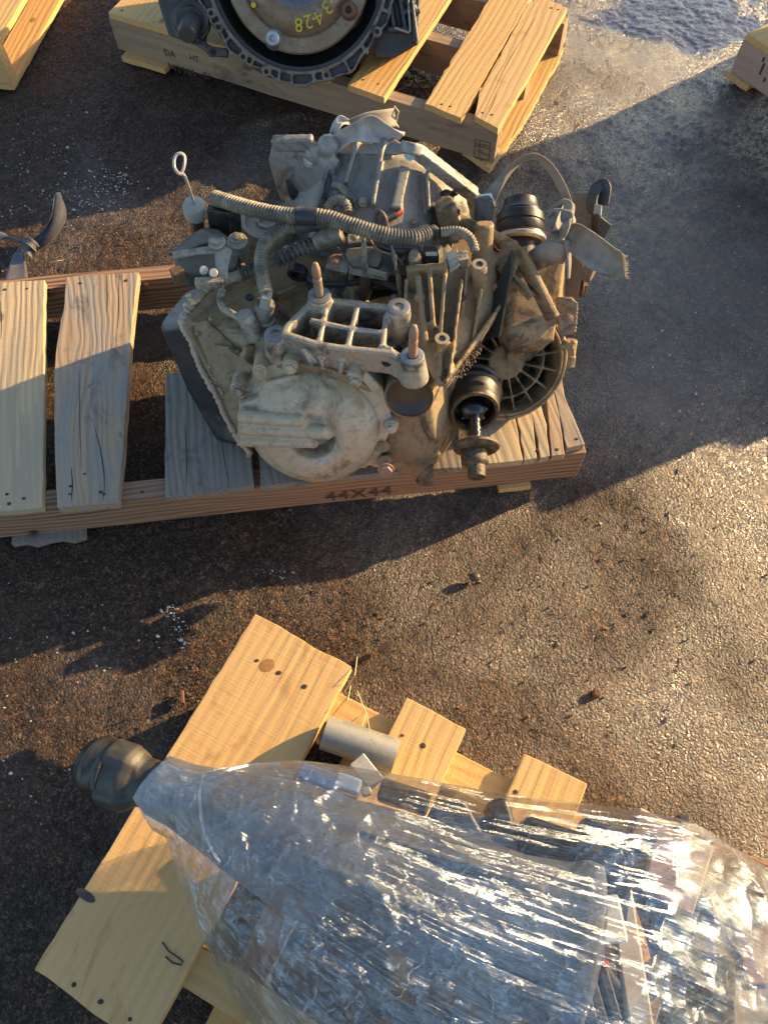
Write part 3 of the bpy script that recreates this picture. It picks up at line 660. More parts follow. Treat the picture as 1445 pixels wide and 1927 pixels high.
# right shoulder with the blank round plug and lower front wall
mb.hull([S(x, y, -.02) for x, y in ((735, 770), (818, 775), (826, 860), (800, 905), (740, 888), (715, 850))] + [W(800, 690, .33), W(880, 700, .22), W(860, 820, .13), W(770, 690, .34)])
mb.cyl(S(770, 748, .004) - n * .11, S(770, 748, .004), .043, .0415, 40)
mb.cyl(S(788, 845, -.018) - n * .07, S(788, 845, -.018), .042, .030, 24)
# sloping deck and fins towards the differential
mb.hull(H([(765, 515, .40), (770, 640, .37), (826, 730, .325), (845, 722, .325), (945, 560, .35), (930, 500, .39), (840, 500, .405), (830, 700, .2), (930, 560, .22), (760, 600, .25)]))
for a, b, wd in (((786, 515, .412), (800, 640, .37), .010), ((808, 508, .418), (815, 610, .385), .007), ((838, 510, .418), (826, 660, .36), .007), ((870, 520, .415), (846, 700, .345), .005), ((765, 520, .41), (762, 575, .385), .006)):
    p, q = W(*a), W(*b); mb.bar(p - V(0, 0, .01), q - V(0, 0, .01), wd, .028)
mb.bar(W(765, 512, .405), W(842, 506, .412), .012, .02)
mb.bar(W(945, 575, .352), W(838, 724, .33), .006, .024); mb.bar(W(826, 722, .32), W(830, 650, .35), .007, .03)
mb.cyl(W(902, 500, .425), W(900, 600, .30), .0125, .015, 20)
mb.cyl(W(768 + 64, 638, .375), W(834, 690, .30), .011, .013, 20)
mb.hull(H([(764, 640, .37), (790, 636, .37), (800, 665, .35), (775, 668, .34), (785, 690, .31)]))
# differential block to the right
mb.hull(H([(930, 480, .37), (985, 482, .37), (1062, 491, .36), (1052, 560, .33), (1040, 640, .27), (960, 640, .30), (930, 600, .3), (1040, 640, .15), (950, 720, .15), (930, 520, .2), (1075, 560, .2)]))
mb.hull(H([(1043, 556, .345), (1076, 556, .345), (1090, 572, .34), (1086, 628, .29), (1055, 640, .28), (1045, 600, .3)]))
mb.hull(H([(938, 470, .40), (974, 455, .415), (988, 475, .40), (965, 520, .39), (945, 560, .36), (940, 500, .3)]))
mb.bar(W(975, 470, .405), W(1040, 600, .335), .012, .03)
mb.bar(W(850, 412, .40), W(968, 472, .40), .016, .03)
mb.bar(W(900, 520, .385), W(948, 478, .39), .012, .02)
mb.cyl(W(1068, 687, .20), W(1072, 640, .24), .011, .014, 16); mb.hull(H([(1040, 640, .27), (1085, 632, .27), (1082, 690, .20), (1050, 700, .18)]))
# upper deck under the wiring
mb.hull(H([(450, 470, .36), (560, 420, .34), (760, 420, .35), (900, 430, .36), (900, 520, .34), (760, 540, .31), (520, 560, .33), (800, 600, .2), (500, 600, .2)]))
mb.cyl(W(837, 382, .45), W(848, 440, .38), .017, .019, 24)
mb.cyl(W(912, 420, .445), W(906, 492, .385), .015, .018, 20)
mb.hull(H([(640, 385, .41), (700, 380, .41), (760, 400, .40), (880, 440, .39), (860, 470, .37), (640, 440, .37)]))
mb.hull(H([(600, 440, .36), (770, 440, .37), (770, 520, .36), (600, 520, .35), (700, 480, .25)]))
mb.cyl(W(620, 545, .34), W(640, 600, .30), .012, .012); mb.bar(W(600, 540, .345), W(690, 545, .345), .012, .02); mb.bar(W(660, 520, .35), W(665, 600, .33), .010, .02)
case = build('main_case', mb, M['cast_warm'], T, remesh=.0026, sm=2)

build('oily_cavity', MB().hull(H([(545, 540, .318), (760, 530, .325), (775, 600, .325), (640, 640, .318), (545, 600, .315), (600, 560, .25), (720, 560, .25)])), M['hdark'], T, bevel=.004)
# bolted front cover with the crescent boss
mb = MB()
out = [S(x, y) for x, y in ((447, 806), (452, 742), (476, 716), (500, 690), (548, 672), (600, 668), (680, 686), (722, 730), (738, 770), (736, 812), (716, 860), (690, 884), (640, 880), (560, 866), (500, 846), (450, 826))]
mb.prism([p - n * .035 for p in out], n * .035, .985)
cc = S(590, 806)
mb.lathe(cc, n, [(-.02, .118), (.006, .112), (.024, .098), (.034, .080), (.037, .056), (.033, .041), (.018, .036), (-.03, .034)], 56)
mb.prism([S(x, y, .034) for x, y in ((545, 762), (596, 768), (618, 784), (622, 802), (606, 822), (545, 838))], n * -.05, 1)
for a, b, r in (((450, 783), (568, 792), .0115), ((452, 805), (612, 813), .0125), ((455, 829), (585, 832), .0105)):
    mb.tube([S(*a, .030), S(*b, .042), S(b[0] + 6, b[1] + 1, .028)], r, 14)
mb.prism([S(x, y, -.01) for x, y in ((447, 826), (452, 744), (520, 720), (560, 740), (570, 826))], n * .028, .94)
mb.prism([S(x, y, -.01) for x, y in ((475, 745), (500, 705), (560, 690), (640, 700), (600, 740))], n * .022, .9)
for x, y, d in ((489, 700, .012), (546, 690, .018), (668, 714, .03), (736, 803, .01), (447, 734, .004), (502, 843, -.004), (640, 878, -.004), (708, 870, .0)):
    mb.cyl(S(x, y, d) - n * .06, S(x, y, d), .0155, .0125, 18)
mb.tube([S(664, 712, .03), S(668, 690, .012), S(672, 676, -.01)], .012, 12)
cover = build('end_cover', mb, M['cast_cover'], T, remesh=.0022, sm=3)
for x, y, d, r in ((489, 702, .012, .0085), (546, 692, .018, .009), (668, 717, .03, .009), (736, 805, .01, .0085), (447, 735, .004, .009), (726, 884, .02, .012)):
    hexbolt(T, S(x, y, d), n, r, .008, M['cast_cover'] if r < .01 else M['studrust'])
mb = MB().prism([S(x, y, -.04) for x, y in ((470, 840), (500, 862), (560, 886), (640, 902), (690, 908), (724, 880), (742, 830), (700, 800), (560, 800))], -n * .045)
build('rear_cover_flange', mb, M['cast_dark'], T, bevel=.004)
pl_ = S(771, 746, .0085)
build('round_plug', MB().lathe(pl_, n, [(0, .0385), (.0015, .0385), (.0022, .036), (.0008, .034), (.0008, .001)], 40), M['hdark'], T, smooth=True)
for x, y in ((716, 842), (722, 868)):
    build('bolt_boss', MB().cyl(S(x + 12, y - 6, -.03), S(x, y, .010), .012, .010, 18), M['cast_warm'], T, bevel=.002)

# mounting lattice on top
mb = MB(); zl = .392
def rail(a, b, w=.0085, h=.045, z1=zl, z2=None):
    p, q = W(a[0], a[1], z1), W(b[0], b[1], z2 if z2 else z1); mb.bar(p - V(0, 0, h / 2), q - V(0, 0, h / 2), w, h)
fr = [(540, 627), (596, 645), (648, 653), (734, 661), (754, 672)]
for a, b in zip(fr[:-1], fr[1:]): rail(a, b, .010, .05)
rail((620, 563), (736, 577), .012); rail((585, 568), (540, 613), .011); rail((540, 613), (534, 630), .011)
rail((583, 600), (656, 616)); rail((656, 616), (726, 624)); rail((615, 572), (598, 650)); rail((673, 572), (654, 648)); rail((727, 590), (719, 650))
rail((560, 634), (573, 664), .010, .05, .385, .36); rail((570, 662), (672, 682), .012, .05, .362, .352); rail((599, 648), (602, 668), .008, .04, .38, .36); rail((650, 655), (648, 676), .008, .04, .38, .36)
mb.hull(H([(575, 650, .325), (600, 640, .325), (725, 645, .325), (735, 665, .33), (672, 690, .325), (575, 675, .325), (600, 640, .29), (720, 660, .28), (580, 660, .28)]))
for x, y, z, zz in ((601, 557, .405, .32), (750, 579, .405, .315), (776, 671, .392, .343), (519, 630, .375, .315)):
    p = W(x, y, z); mb.cyl(p, V(p.x + (.004 if x > 700 else 0), p.y - .004, zz), .0185, .024, 28)
mb.hull(H([(712, 648, .395), (740, 652, .395), (738, 672, .385), (712, 668, .385), (714, 668, .34), (738, 672, .34)]))
mb.hull(H([(735, 655, .385), (790, 690, .36), (730, 690, .345), (700, 700, .33), (770, 700, .31), (720, 640, .33)]))
mb.hull(H([(525, 640, .36), (560, 640, .37), (575, 665, .35), (545, 690, .31), (500, 690, .28), (510, 650, .33)]))
lat = build('mount_bracket', mb, M['cast'], T, remesh=.0022, sm=2)
for x, y, z in ((601, 556, .4055), (750, 578, .4055), (776, 670, .3925), (519, 629, .3755)):
    p = W(x, y, z); build('bushing', MB().lathe(p, V(0, 0, 1), [(-.002, .0185), (.0012, .0183), (.0018, .0172), (.0018, .0085), (-.02, .008)], 28, cap=False), M['steel_blue'], T, smooth=True)
    build('bore', MB().lathe(p, V(0, 0, 1), [(-.012, .0084), (-.0115, .001)], 20), M['hole'], T)
def stud(a, b, z0):
    p = W(*b, z0); q = p + V(-.002 if a[0] < 700 else .0005, .004, .062); d = (q - p).normalized()
    mb = MB().lathe(p - d * .01, d, [(0, .0072), (.043, .0072), (.044, .0064), (.047, .0064), (.048, .0070), (.062, .0068), (.072, .0042), (.074, .0022)], 20)
    return build('stud', mb, M['studrust'], T, smooth=True)
stud((591, 488), (601, 555), .405); stud((777, 604), (776, 669), .392)
build('bore', MB().lathe(ON(728, 680, W(728, 680, .372), V(0, -.8, .6)), V(0, -.8, .6), [(0, .0085), (.0008, .0085)], 18), M['hole'], T)

# oil pan on the left
g1, g2, g3 = W(414, 527, .345), W(350, 602, .325), W(472, 850, .140); g4 = W(470, 640, .15) + V(0, .10, -.02)
o2 = W(285, 608, .295); off = o2 - g2
poly = [g1, g2, g2.lerp(g3, .52) + V(-.004, -.003, -.004), g3, g4]
mb = MB(); 
mb.prism(poly, off * 1.0, .93)
pan = build('oil_pan', mb, M['pan'], T, bevel=.016, seg=4)
gs = [g1, g1.lerp(g2, .5) + V(0, .004, .003), g2] + [g2.lerp(g3, k / 9) + V(random.gauss(0, .0022), 0, random.gauss(0, .0022)) - V(.004, .003, .004) * math.sin(math.pi * k / 9) for k in range(1, 10)] + [g3]
gs = [p + V(-.006, -.005, .003) for p in gs]; gl2 = arclen(spline(gs, 8), .004)
build('gasket', MB().tube(gl2, .0045, 8, [random.uniform(.004, .0075) for _ in gl2]), M['gasket'], T, smooth=True)
pn = (g2 - g1).cross(g3 - g1).normalized()
if pn.x > 0: pn = -pn
mb = MB()
for k in range(40):
    t = random.random(); p = g2.lerp(g3, t) + V(random.gauss(0, .002), random.gauss(0, .002), random.gauss(0, .003)); mb.ball(p, random.uniform(.002, .005), (1, .6, 1.5), 6)
gd = build('sealant_crumbs', mb, M['gasket'], T); tag(gd, kind='stuff')
mb = MB()
fl = [g1 - off * .04, g2 - off * .02, g3 - off * .02, g3 - off * .16, g2 - off * .2, g1 - off * .2]
mb.prism([g1 + V(.0, 0, .004), g2 + V(-.008, -.006, .003), g3 + V(-.006, -.006, -.003), g4], -off * .10, 1)
mb.hull([g2 - off * .1, g2 - off * .6, W(455, 660, .31), W(385, 668, .31), W(440, 676, .30)])
mb.hull(H([(365, 655, .31), (440, 648, .33), (470, 660, .32), (430, 676, .29)]))
mb.hull(H([(400, 640, .33), (470, 700, .28), (500, 760, .22), (478, 690, .31), (520, 700, .28)]))
mb.bar(W(430, 712, .27), W(500, 690, .30), .012, .02); mb.bar(W(455, 700, .28), W(470, 650, .33), .010, .02)
build('case_flange', mb, M['cast_warm'], T, remesh=.003, sm=3)
for x, y, z in ((373, 628, .325), (396, 690, .285), (420, 740, .24), (398, 600, .345)):
    hexbolt(T, W(x, y, z), V(-.4, -.6, .7), .0045, .004, M['cast_warm'], False)

# bell housing at the far end
mb = MB(); bc = V(-.012, 1.125, .300); bd = V(.10, 1, .04).normalized()
mb.lathe(bc - bd * .20, bd, [(.075, .09), (.08, .125), (.12, .147), (.185, .170), (.2, .176), (.225, .176), (.225, .16), (.2, .15), (.10, .1), (.09, .09), (.075, .09)], 64, cap=False)
def onb(x, y, r):      # bearing met with the bell cone, near side
    o = V(0, 0, CAM_H); rr = ray(x, y); best = None
    for k in range(400, 1600):
        p = o + rr * (k / 800); q = p - bc; t = q.dot(bd); rad = (q - bd * t).length
        if -.2 < t < .03 and rad < .180 + t * .38 + r: return p
    return o + rr * ((1.15) / rr.y)
for (a, b, w) in (((672, 268), (650, 350), .007), ((721, 268), (700, 392), .007), ((760, 322), (742, 400), .017), ((620, 300), (596, 400), .008), ((800, 330), (805, 400), .006)):
    p, q = onb(*a, 0), onb(*b, 0); mb.bar(p, q, w, .035, V(.1, -.5, .8))
lob = H([(512, 270, .475), (598, 266, .49), (505, 300, .445), (520, 352, .39), (560, 392, .34), (612, 388, .40), (606, 290, .48), (640, 300, .48), (540, 330, .36), (600, 340, .34), (530, 380, .30)]); mb.hull(lob)
mb.bar(W(514, 270, .482), W(590, 268, .492), .016, .022)
mb.cyl(W(598, 276, .48), W(584, 302, .462), .0165, .0145, 20); mb.ball(W(618, 276, .485), .020)
mb.cyl(W(775, 268, .512), W(771, 291, .498), .0175, .0175, 24)
mb.bar(W(784, 284, .49), W(893, 368, .42), .022, .02); mb.bar(W(893, 368, .42), W(905, 420, .38), .02, .03)
mb.hull(H([(610, 268, .48), (760, 266, .50), (620, 290, .47), (765, 290, .49), (690, 300, .45)]))
mb.hull(H([(640, 256, .485), (760, 264, .50), (700, 250, .49), (690, 290, .47)]))
bell = build('bell_housing', mb, M['cast_bell'], T, remesh=.0026, sm=2)
hexbolt(T, W(584, 302, .4635), V(0, -.8, .6), .009, .005, M['steel']); hexbolt(T, W(771, 291, .4995), V(0, -.8, .6), .0075, .003, M['steel'])
build('starter_recess', MB().hull([p + V(0, -.004, .004) for p in H([(536, 336, .42), (580, 346, .415), (545, 372, .39), (556, 386, .365), (573, 372, .39), (560, 344, .40)])]), M['cast_dark'], T, bevel=.003)
build('starter_recess', MB().ball(onb(548, 312, 0) + V(0, 0, 0), .004, (1, 1, 1), 8), M['steel'], T)

# differential housing: open ribbed dish facing the viewer
dn = V(.16, -.84, .52).normalized(); dc = W(958, 686, .232)
mb = MB(); mb.lathe(dc, dn, [(-.07, .103), (-.005, .101), (.006, .098), (.006, .0935), (-.006, .091), (-.040, .086), (-.058, .050), (-.06, .001)], 64)
du_, dw_ = frame(dn)
for k in range(16):
    a = 2 * math.pi * k / 16 + .1; r1 = dc + (du_ * math.cos(a) + dw_ * math.sin(a)) * .030 - dn * .034; r2 = dc + (du_ * math.cos(a) + dw_ * math.sin(a)) * .092 - dn * .020
    mb.bar(r1, r2, .0042, .036, dn)
mb.lathe(dc, dn, [(-.05, .070), (-.008, .069), (-.008, .065), (-.05, .065), (-.05, .070)], 56, cap=False)
mb.cyl(dc - dn * .05, dc - dn * .014, .036, .034, 28)
mb.cyl(W(1068, 690, .205) , W(1071, 668, .222), .0125, .0125, 18)
mb.hull(H([(958, 760, .14), (1000, 768, .14), (990, 740, .16), (950, 790, .13), (965, 790, .13)]))
dif = build('differential_housing', mb, M['cast_dish'], T, remesh=.0021, sm=1)

mb = MB().lathe(dc, dn, [(-.03, .100), (-.03, .112), (-.004, .110), (.004, .106), (.004, .100), (-.03, .100)], 72, cap=False)
for a in (-.9, -.1, .5): mb.cyl(dc + (du_ * math.cos(a) + dw_ * math.sin(a)) * .112 - dn * .04, dc + (du_ * math.cos(a) + dw_ * math.sin(a)) * .112 + dn * .004, .012, .011, 16)
build('differential_flange', mb, M['cast_warm'], T, remesh=.0022, sm=2)
# inner joint cup with grease, stub shaft
ax = V(.045, -.93, .28).normalized(); jc = W(893, 776, .205)
mb = MB().lathe(jc - ax * .13, ax, [(-.06, .044), (0, .046), (.052, .048), (.056, .0555), (.064, .0565), (.069, .0525), (.073, .0555), (.086, .0565), (.089, .052), (.095, .051), (.100, .0475), (.118, .046), (.128, .0435), (.13, .041), (.128, .037), (.10, .034), (.09, .001)], 48)
jt = build('joint_cup', mb, M['rubber'], T, smooth=True)
mb = MB().lathe(jc - ax * .012, ax, [(0, .0425), (.010, .0437), (.0135, .0425), (.0135, .037), (.004, .035)], 48, cap=False); build('clamp_ring', mb, M['greasedirt'], jt, smooth=True)
mb = MB(); mb.ball(jc - ax * .012 + V(-.002, 0, .0), .024, (1.1, .9, .8), 16)
for i in range(22): mb.ball(jc - ax * .008 + V(random.uniform(-.026, .022), random.uniform(-.01, .01), random.uniform(-.022, .012)), random.uniform(.004, .010), (1, 1, .7), 8)
build('grease', mb, M['grease'], jt, remesh=.002, sm=3)
sh0 = jc - ax * .01; sx = V(.004, -.985, -.17).normalized()
mb = MB(); l0 = .0
rad = [(0, .0105)]
for i in range(10): rad.append((.008 + i * .006, .0100 + .0016 * (i % 2)))
mb.lathe(sh0, sx, rad, 20); build('stub_shaft', mb, M['grease'], T, smooth=True)
q = W(896, 842, .185); mb = MB().lathe(q - sx * .012, sx, [(0, .012), (.002, .030), (.008, .040), (.013, .041), (.016, .038), (.018, .026)], 36); build('shaft_flange', mb, M['greasedirt'], T, smooth=True)
q = W(895, 858, .180); mb = MB().lathe(q - sx * .01, sx, [(0, .0205), (.018, .0205), (.019, .022), (.024, .022), (.026, .0205), (.030, .016), (.05, .0155), (.052, .010)], 28)
build('shaft_end', mb, M['greasedirt'], T, smooth=True)
# broken lower bracket hanging over the stringer
mb = MB().hull(H([(785, 895, .15), (815, 870, .16), (818, 880, .14), (816, 915, .125), (792, 918, .125), (780, 905, .13)])); build('broken_bracket', mb, M['greasedirt'], T, remesh=.002, sm=2)

# far joint behind
bx_ = W(978, 440, .30); b2 = V(.02, .80, .42).normalized()
mb = MB().lathe(bx_ - b2 * .05, b2, [(0, .028), (.03, .030), (.034, .044), (.040, .0465), (.046, .0455), (.048, .042), (.053, .0445), (.062, .0450), (.064, .0425), (.067, .0425), (.069, .0445), (.083, .0435), (.086, .038), (.090, .038), (.094, .034), (.104, .031), (.112, .030), (.116, .018)], 44)
fj = build('far_joint_cup', mb, M['rubber'], T, smooth=True)
mb = MB().lathe(bx_ - b2 * .0475 + b2 * .030, b2, [(0, .040), (.003, .0478), (.008, .0485), (.010, .0465)], 44, cap=False); build('clamp_ring', mb, M['steel'], fj, smooth=True)
build('shaft_collar', MB().cyl(bx_ - b2 * .06, bx_ - b2 * .01, .029, .029, 28), M['rust'], T, bevel=.002)

# dark sheet-metal gusset between deck and differential
mb = MB().prism(H([(962, 470, .418), (962, 502, .405), (938, 634, .335), (888, 642, .30), (905, 600, .33), (950, 500, .36)]), V(.0035, .001, 0)); build('gusset_plate', mb, M['cast_dark'], T, bevel=.0008, seg=1)
# rusty bracket at the right edge
mb = MB(); mb.bar(W(1098, 362, .42), W(1086, 470, .36), .030, .012, V(-.3, -.8, .4)); mb.bar(W(1086, 470, .36), W(1074, 560, .27), .028, .014, V(-.3, -.8, .4)); mb.bar(W(1110, 400, .40), W(1094, 520, .30), .012, .03, V(0, -.8, .4))
M['dustysteel'] = metal('dusty_brown_steel', (.15, .11, .08), (.21, .165, .12), .6, .6, .3, scale=22, dust=.6)
build('rusty_bracket', mb, M['dustysteel'], T, bevel=.002)
mb = MB().cyl(W(1075, 541, .285), W(1103, 546, .285), .010, .010, 14); bb = build('bracket_bolt', mb, M['rust'], T, bevel=.001)
hexbolt(T, W(1092, 543, .287), V(1, 0, 0), .0115, .010, M['rust'])
mb = MB(); pts = H([(1118, 400, .42), (1112, 380, .43), (1122, 354, .44), (1134, 347, .44), (1139, 356, .44), (1134, 385, .425)])
c_ = spline(pts, 5)
mb2 = MB()
for a, b in zip(c_[:-1], c_[1:]): mb2.bar(a, b + (b - a) * .2, .020, .005, V(-.6, -.6, .4))
mb2.hull(H([(1112, 400, .42), (1122, 398, .43), (1126, 440, .39), (1108, 440, .37), (1140, 420, .405), (1152, 424, .40), (1134, 458, .37)]))
build('broken_clip', mb2, M['cast_dark'], T, remesh=.0018, sm=2)
build('broken_clip_face', MB().prism(H([(1118, 383, .437), (1132, 386, .435), (1130, 405, .425), (1116, 401, .425)]), V(.003, .004, -.008)), M['connector'], T, bevel=.001)
build('lower_stub', MB().cyl(W(1088, 500, .32), W(1118, 512, .32), .022, .018, 20), M['dustysteel'], T, bevel=.003)

# ---- wiring looms
zh = .455
loom('wiring_loom', H([(405, 373, .455), (420, 377, .458), (478, 394, .462), (538, 405, .465), (609, 409, .468), (657, 423, .465), (700, 436, .46), (740, 445, .455), (780, 446, .45), (806, 436, .445)]), .0128, M['hose'], T, wob=.015)
loom('wiring_loom', H([(830, 437, .445), (862, 435, .448), (882, 446, .447), (891, 462, .44), (893, 474, .435)]), .0080, M['hose'], T, .0046)
loom('wiring_loom', H([(575, 424, .442), (532, 431, .442), (503, 452, .438), (492, 484, .430), (494, 520, .420), (501, 552, .410)]), .0115, M['hose'], T, .0050)
loom('wiring_loom', H([(616, 396, .445), (624, 382, .45), (640, 377, .452), (652, 386, .45), (655, 400, .445)]), .0088, M['hose'], T, .0046)
loom('wiring_loom', H([(608, 368, .43), (607, 382, .43), (610, 398, .43)]), .0085, M['hosedark'], T, .0060, .3)
loom('cable_boot', H([(520, 490, .41), (545, 479, .415), (570, 467, .42), (592, 458, .424)]), .0135, M['hosedark'], T, .0085, .30)
loom('cable_boot', H([(452, 517, .40), (472, 508, .403), (492, 499, .406)]), .0125, M['hosedark'], T, .0085, .28)
pipe('cable_sleeve', H([(425, 526, .395), (470, 510, .403), (560, 471, .418), (600, 456, .425)]), .0082, M['hose'], T)
build('cable_cone', MB().lathe(W(592, 458, .424), W(640, 436, .44) - W(592, 458, .424), [(0, .011), (.008, .0145), (.035, .018), (.045, .018), (.048, .014)], 24), M['hose'], T, smooth=True)
build('loom_tape', MB().tube(H([(560, 406, .4655), (577, 407, .467), (596, 408, .468)]), .0139, 16), M['tape'], T, smooth=True)
build('loom_tape', MB().tube(H([(555, 428, .444), (590, 421, .445), (622, 424, .442)]), .0125, 12), M['tape'], T, smooth=True)
build('loom_joint', MB().hull(H([(796, 428, .458), (818, 420, .455), (832, 434, .45), (828, 450, .435), (804, 454, .43), (795, 446, .43), (812, 430, .425)])), M['tape'], T, bevel=.004)
# cable stay bracket on the deck
mb = MB(); pl_pts = H([(612, 503, .395), (622, 478, .40), (735, 468, .405), (742, 500, .395), (728, 526, .385), (690, 520, .387)])
mb.prism(pl_pts, V(0, 0, -.004)); mb.prism(H([(654, 440, .44), (690, 436, .44), (694, 452, .435), (654, 456, .435)]), V(0, 0, -.004))
mb.bar(W(684, 448, .435), W(688, 505, .400), .010, .005, V(-.6, -.3, .3)); mb.bar(W(740, 470, .43), W(741, 500, .40), .004, .03); mb.bar(W(690, 508, .398), W(728, 518, .395), .004, .012)
build('cable_bracket', mb, M['cast'], T, bevel=.001, seg=1)
hexbolt(T, W(688, 494, .398), V(0, -.2, 1), .0095, .007, M['cast']); hexbolt(T, W(631, 490, .397), V(0, -.2, 1), .010, .006, M['studrust']); hexbolt(T, W(667, 447, .441), V(0, -.2, 1), .006, .004, M['cast'])
build('bracket_leg', MB().cyl(W(690, 512, .385), W(684, 560, .33), .010, .008, 12), M['rust'], T)
build('seal_ring', MB().ringpipe(W(563, 505, .375), W(558, 520, .372) , .0165, .010), M['rubber'], T, bevel=.001)
build('wasp_nest', MB().hull(H([(694, 548, .35), (712, 536, .36), (724, 545, .355), (720, 565, .34), (700, 568, .335)])), M['rust'], T, remesh=.0025, sm=0)
# selector housing and levers at the left
mb = MB(); mb.prism(H([(327, 500, .385), (332, 470, .39), (352, 448, .395), (385, 424, .40), (412, 428, .405), (436, 448, .405), (452, 478, .40), (446, 504, .39), (400, 512, .385), (350, 518, .38)]), V(0, 0, -.035), .95)
build('selector_housing', mb, M['selector'], T, bevel=.006, seg=3)
mb = MB().prism(H([(323, 470, .405), (350, 446, .412), (380, 428, .415), (402, 438, .415), (405, 450, .413), (345, 472, .408)]), V(0, 0, -.010)); build('selector_cap', mb, M['selector'], T, bevel=.003)
mb = MB().prism(H([(320, 475, .428), (330, 471, .428), (392, 462, .432), (402, 448, .435), (418, 450, .436), (424, 462, .434), (412, 474, .43), (375, 476, .428), (330, 484, .427), (319, 482, .427)]), V(0, 0, -.005)); lv = build('lever_arm', mb, M['cast'], T, bevel=.0012, seg=1)
build('hole', MB().lathe(W(322, 479, .4278), V(0, 0, 1), [(0, .0026), (.0008, .0026)], 12), M['hole'], lv)
mb = MB(); mb.prism(H([(404, 470, .432), (424, 462, .434), (438, 470, .43), (430, 500, .425), (427, 536, .42), (418, 540, .42), (405, 500, .424)]), V(0, 0, -.004)); build('lever_arm', mb, M['cast'], T, bevel=.001, seg=1)
hexbolt(T, W(409, 457, .436), V(0, -.1, 1), .0115, .010, M['cast']); hexbolt(T, W(446, 449, .42), V(0, -.1, 1), .0085, .008, M['cast'])
build('boss', MB().cyl(W(447, 452, .42), W(450, 480, .38), .0165, .018, 20), M['cast'], T, bevel=.002)
mb = MB().box(W(395, 532, .418), .046, .014, .014, Matrix.Rotation(.05, 3, 'Z')); build('lever_block', mb, M['cast'], T, bevel=.0025)
build('lever_pin', MB().cyl(W(402, 516, .424), W(402, 513, .434), .0068, .0068, 16), M['steel'], T, bevel=.0012)
build('lever_pin', MB().cyl(W(384, 511, .42), W(384, 508, .43), .0068, .0068, 16), M['steel'], T, bevel=.0012)
mb = MB().box(W(336, 517, .39), .021, .018, .022, Matrix.Rotation(.5, 3, 'Z')); sc_ = build('small_connector', mb, M['soil'], T, bevel=.002)
# breather cap with dipstick
p0, p1 = W(366, 385, .435), W(374, 436, .37); d = (p0 - p1).normalized()
build('filler_tube', MB().lathe(p1 - d * .01, d, [(0, .012), (.055, .013)], 20), M['black'], T, smooth=True)
cap_ = build('filler_cap', MB().lathe(p0 - d * .026, d, [(0, .017), (.003, .0195), (.022, .0195), (.0265, .0175), (.028, .013), (.0285, .001)], 28), M['connector'], T, smooth=True)
lb = ON(358, 402, p0 - d * .02 + V(0, -.02, 0), V(-.3, -.9, .1)); build('cap_label', MB().box(lb, .016, .0008, .007, Matrix.Rotation(-.35, 3, 'Z')), M['white'], T)
pipe('dipstick', [p0 + d * .0] + H([(349, 334, .50), (341, 328, .508), (336, 326, .51), (329, 316, .513), (328, 302, .52), (333, 291, .525), (342, 289, .525), (348, 296, .52), (347, 312, .513), (341, 329, .504)]), .0026, M['steel'], T, 8)
# black plug block
mb = MB(); mb.prism(H([(389, 392, .435), (392, 384, .44), (436, 392, .44), (440, 400, .435), (436, 430, .40), (392, 424, .40)]), V(0, 0.004, -.03)); mb.bar(W(390, 396, .44), W(438, 402, .44), .010, .010); mb.bar(W(441, 396, .437), W(444, 440, .39), .010, .02)
build('plug_block', mb, M['black'], T, bevel=.0025)
build('loom_end', MB().hull(H([(397, 378, .455), (402, 364, .46), (418, 362, .465), (422, 388, .45), (406, 392, .44), (398, 392, .44)])), M['black'], T, bevel=.003)
# round servo cap with rings
p = W(503, 414, .385); mb = MB().lathe(p, V(0, -.05, 1), [(-.03, .047), (.0, .047), (.003, .0455), (.003, .038), (-.004, .036), (-.004, .020), (.002, .0185), (.002, .0135), (-.006, .012), (-.006, .001)], 48)
build('servo_cap', mb, M['cast'], T, smooth=True)
# breather pipe and banjo cap
pipe('oil_pipe', H([(420, 545, .385), (415, 562, .38), (421, 580, .375), (440, 592, .37), (458, 602, .365)]), .0062, M['cast'], T)
build('banjo_cap', MB().lathe(W(480, 628, .335), W(463, 597, .375) - W(480, 628, .335), [(0, .019), (.02, .017), (.024, .0145), (.044, .0145), (.048, .012), (.048, .001)], 24), M['cast'], T, smooth=True)
# loom plug near the pan
q0, q1 = W(502, 556, .408), W(494, 606, .345); d = (q0 - q1).normalized(); u_, w_ = frame(d)
sk = build('sensor_plug', MB().lathe(q1, d, [(0, .019), (.012, .020), (.014, .016), (.045, .0155)], 24), M['cast'], T, smooth=True)
mb = MB().box(q0 - d * .010, .024, .016, .030, Matrix((u_, w_, d)).transposed()); build('sensor_connector', mb, M['connector'], T, bevel=.003)
mb = MB()
for i in range(6): mb.tube([q0 - d * .004 + u_ * random.uniform(-.007, .007) + w_ * random.uniform(-.004, .004), q0 + d * .01 + u_ * random.uniform(-.003, .003)], .0011, 5)
build('wires', mb, M['copper'], T)
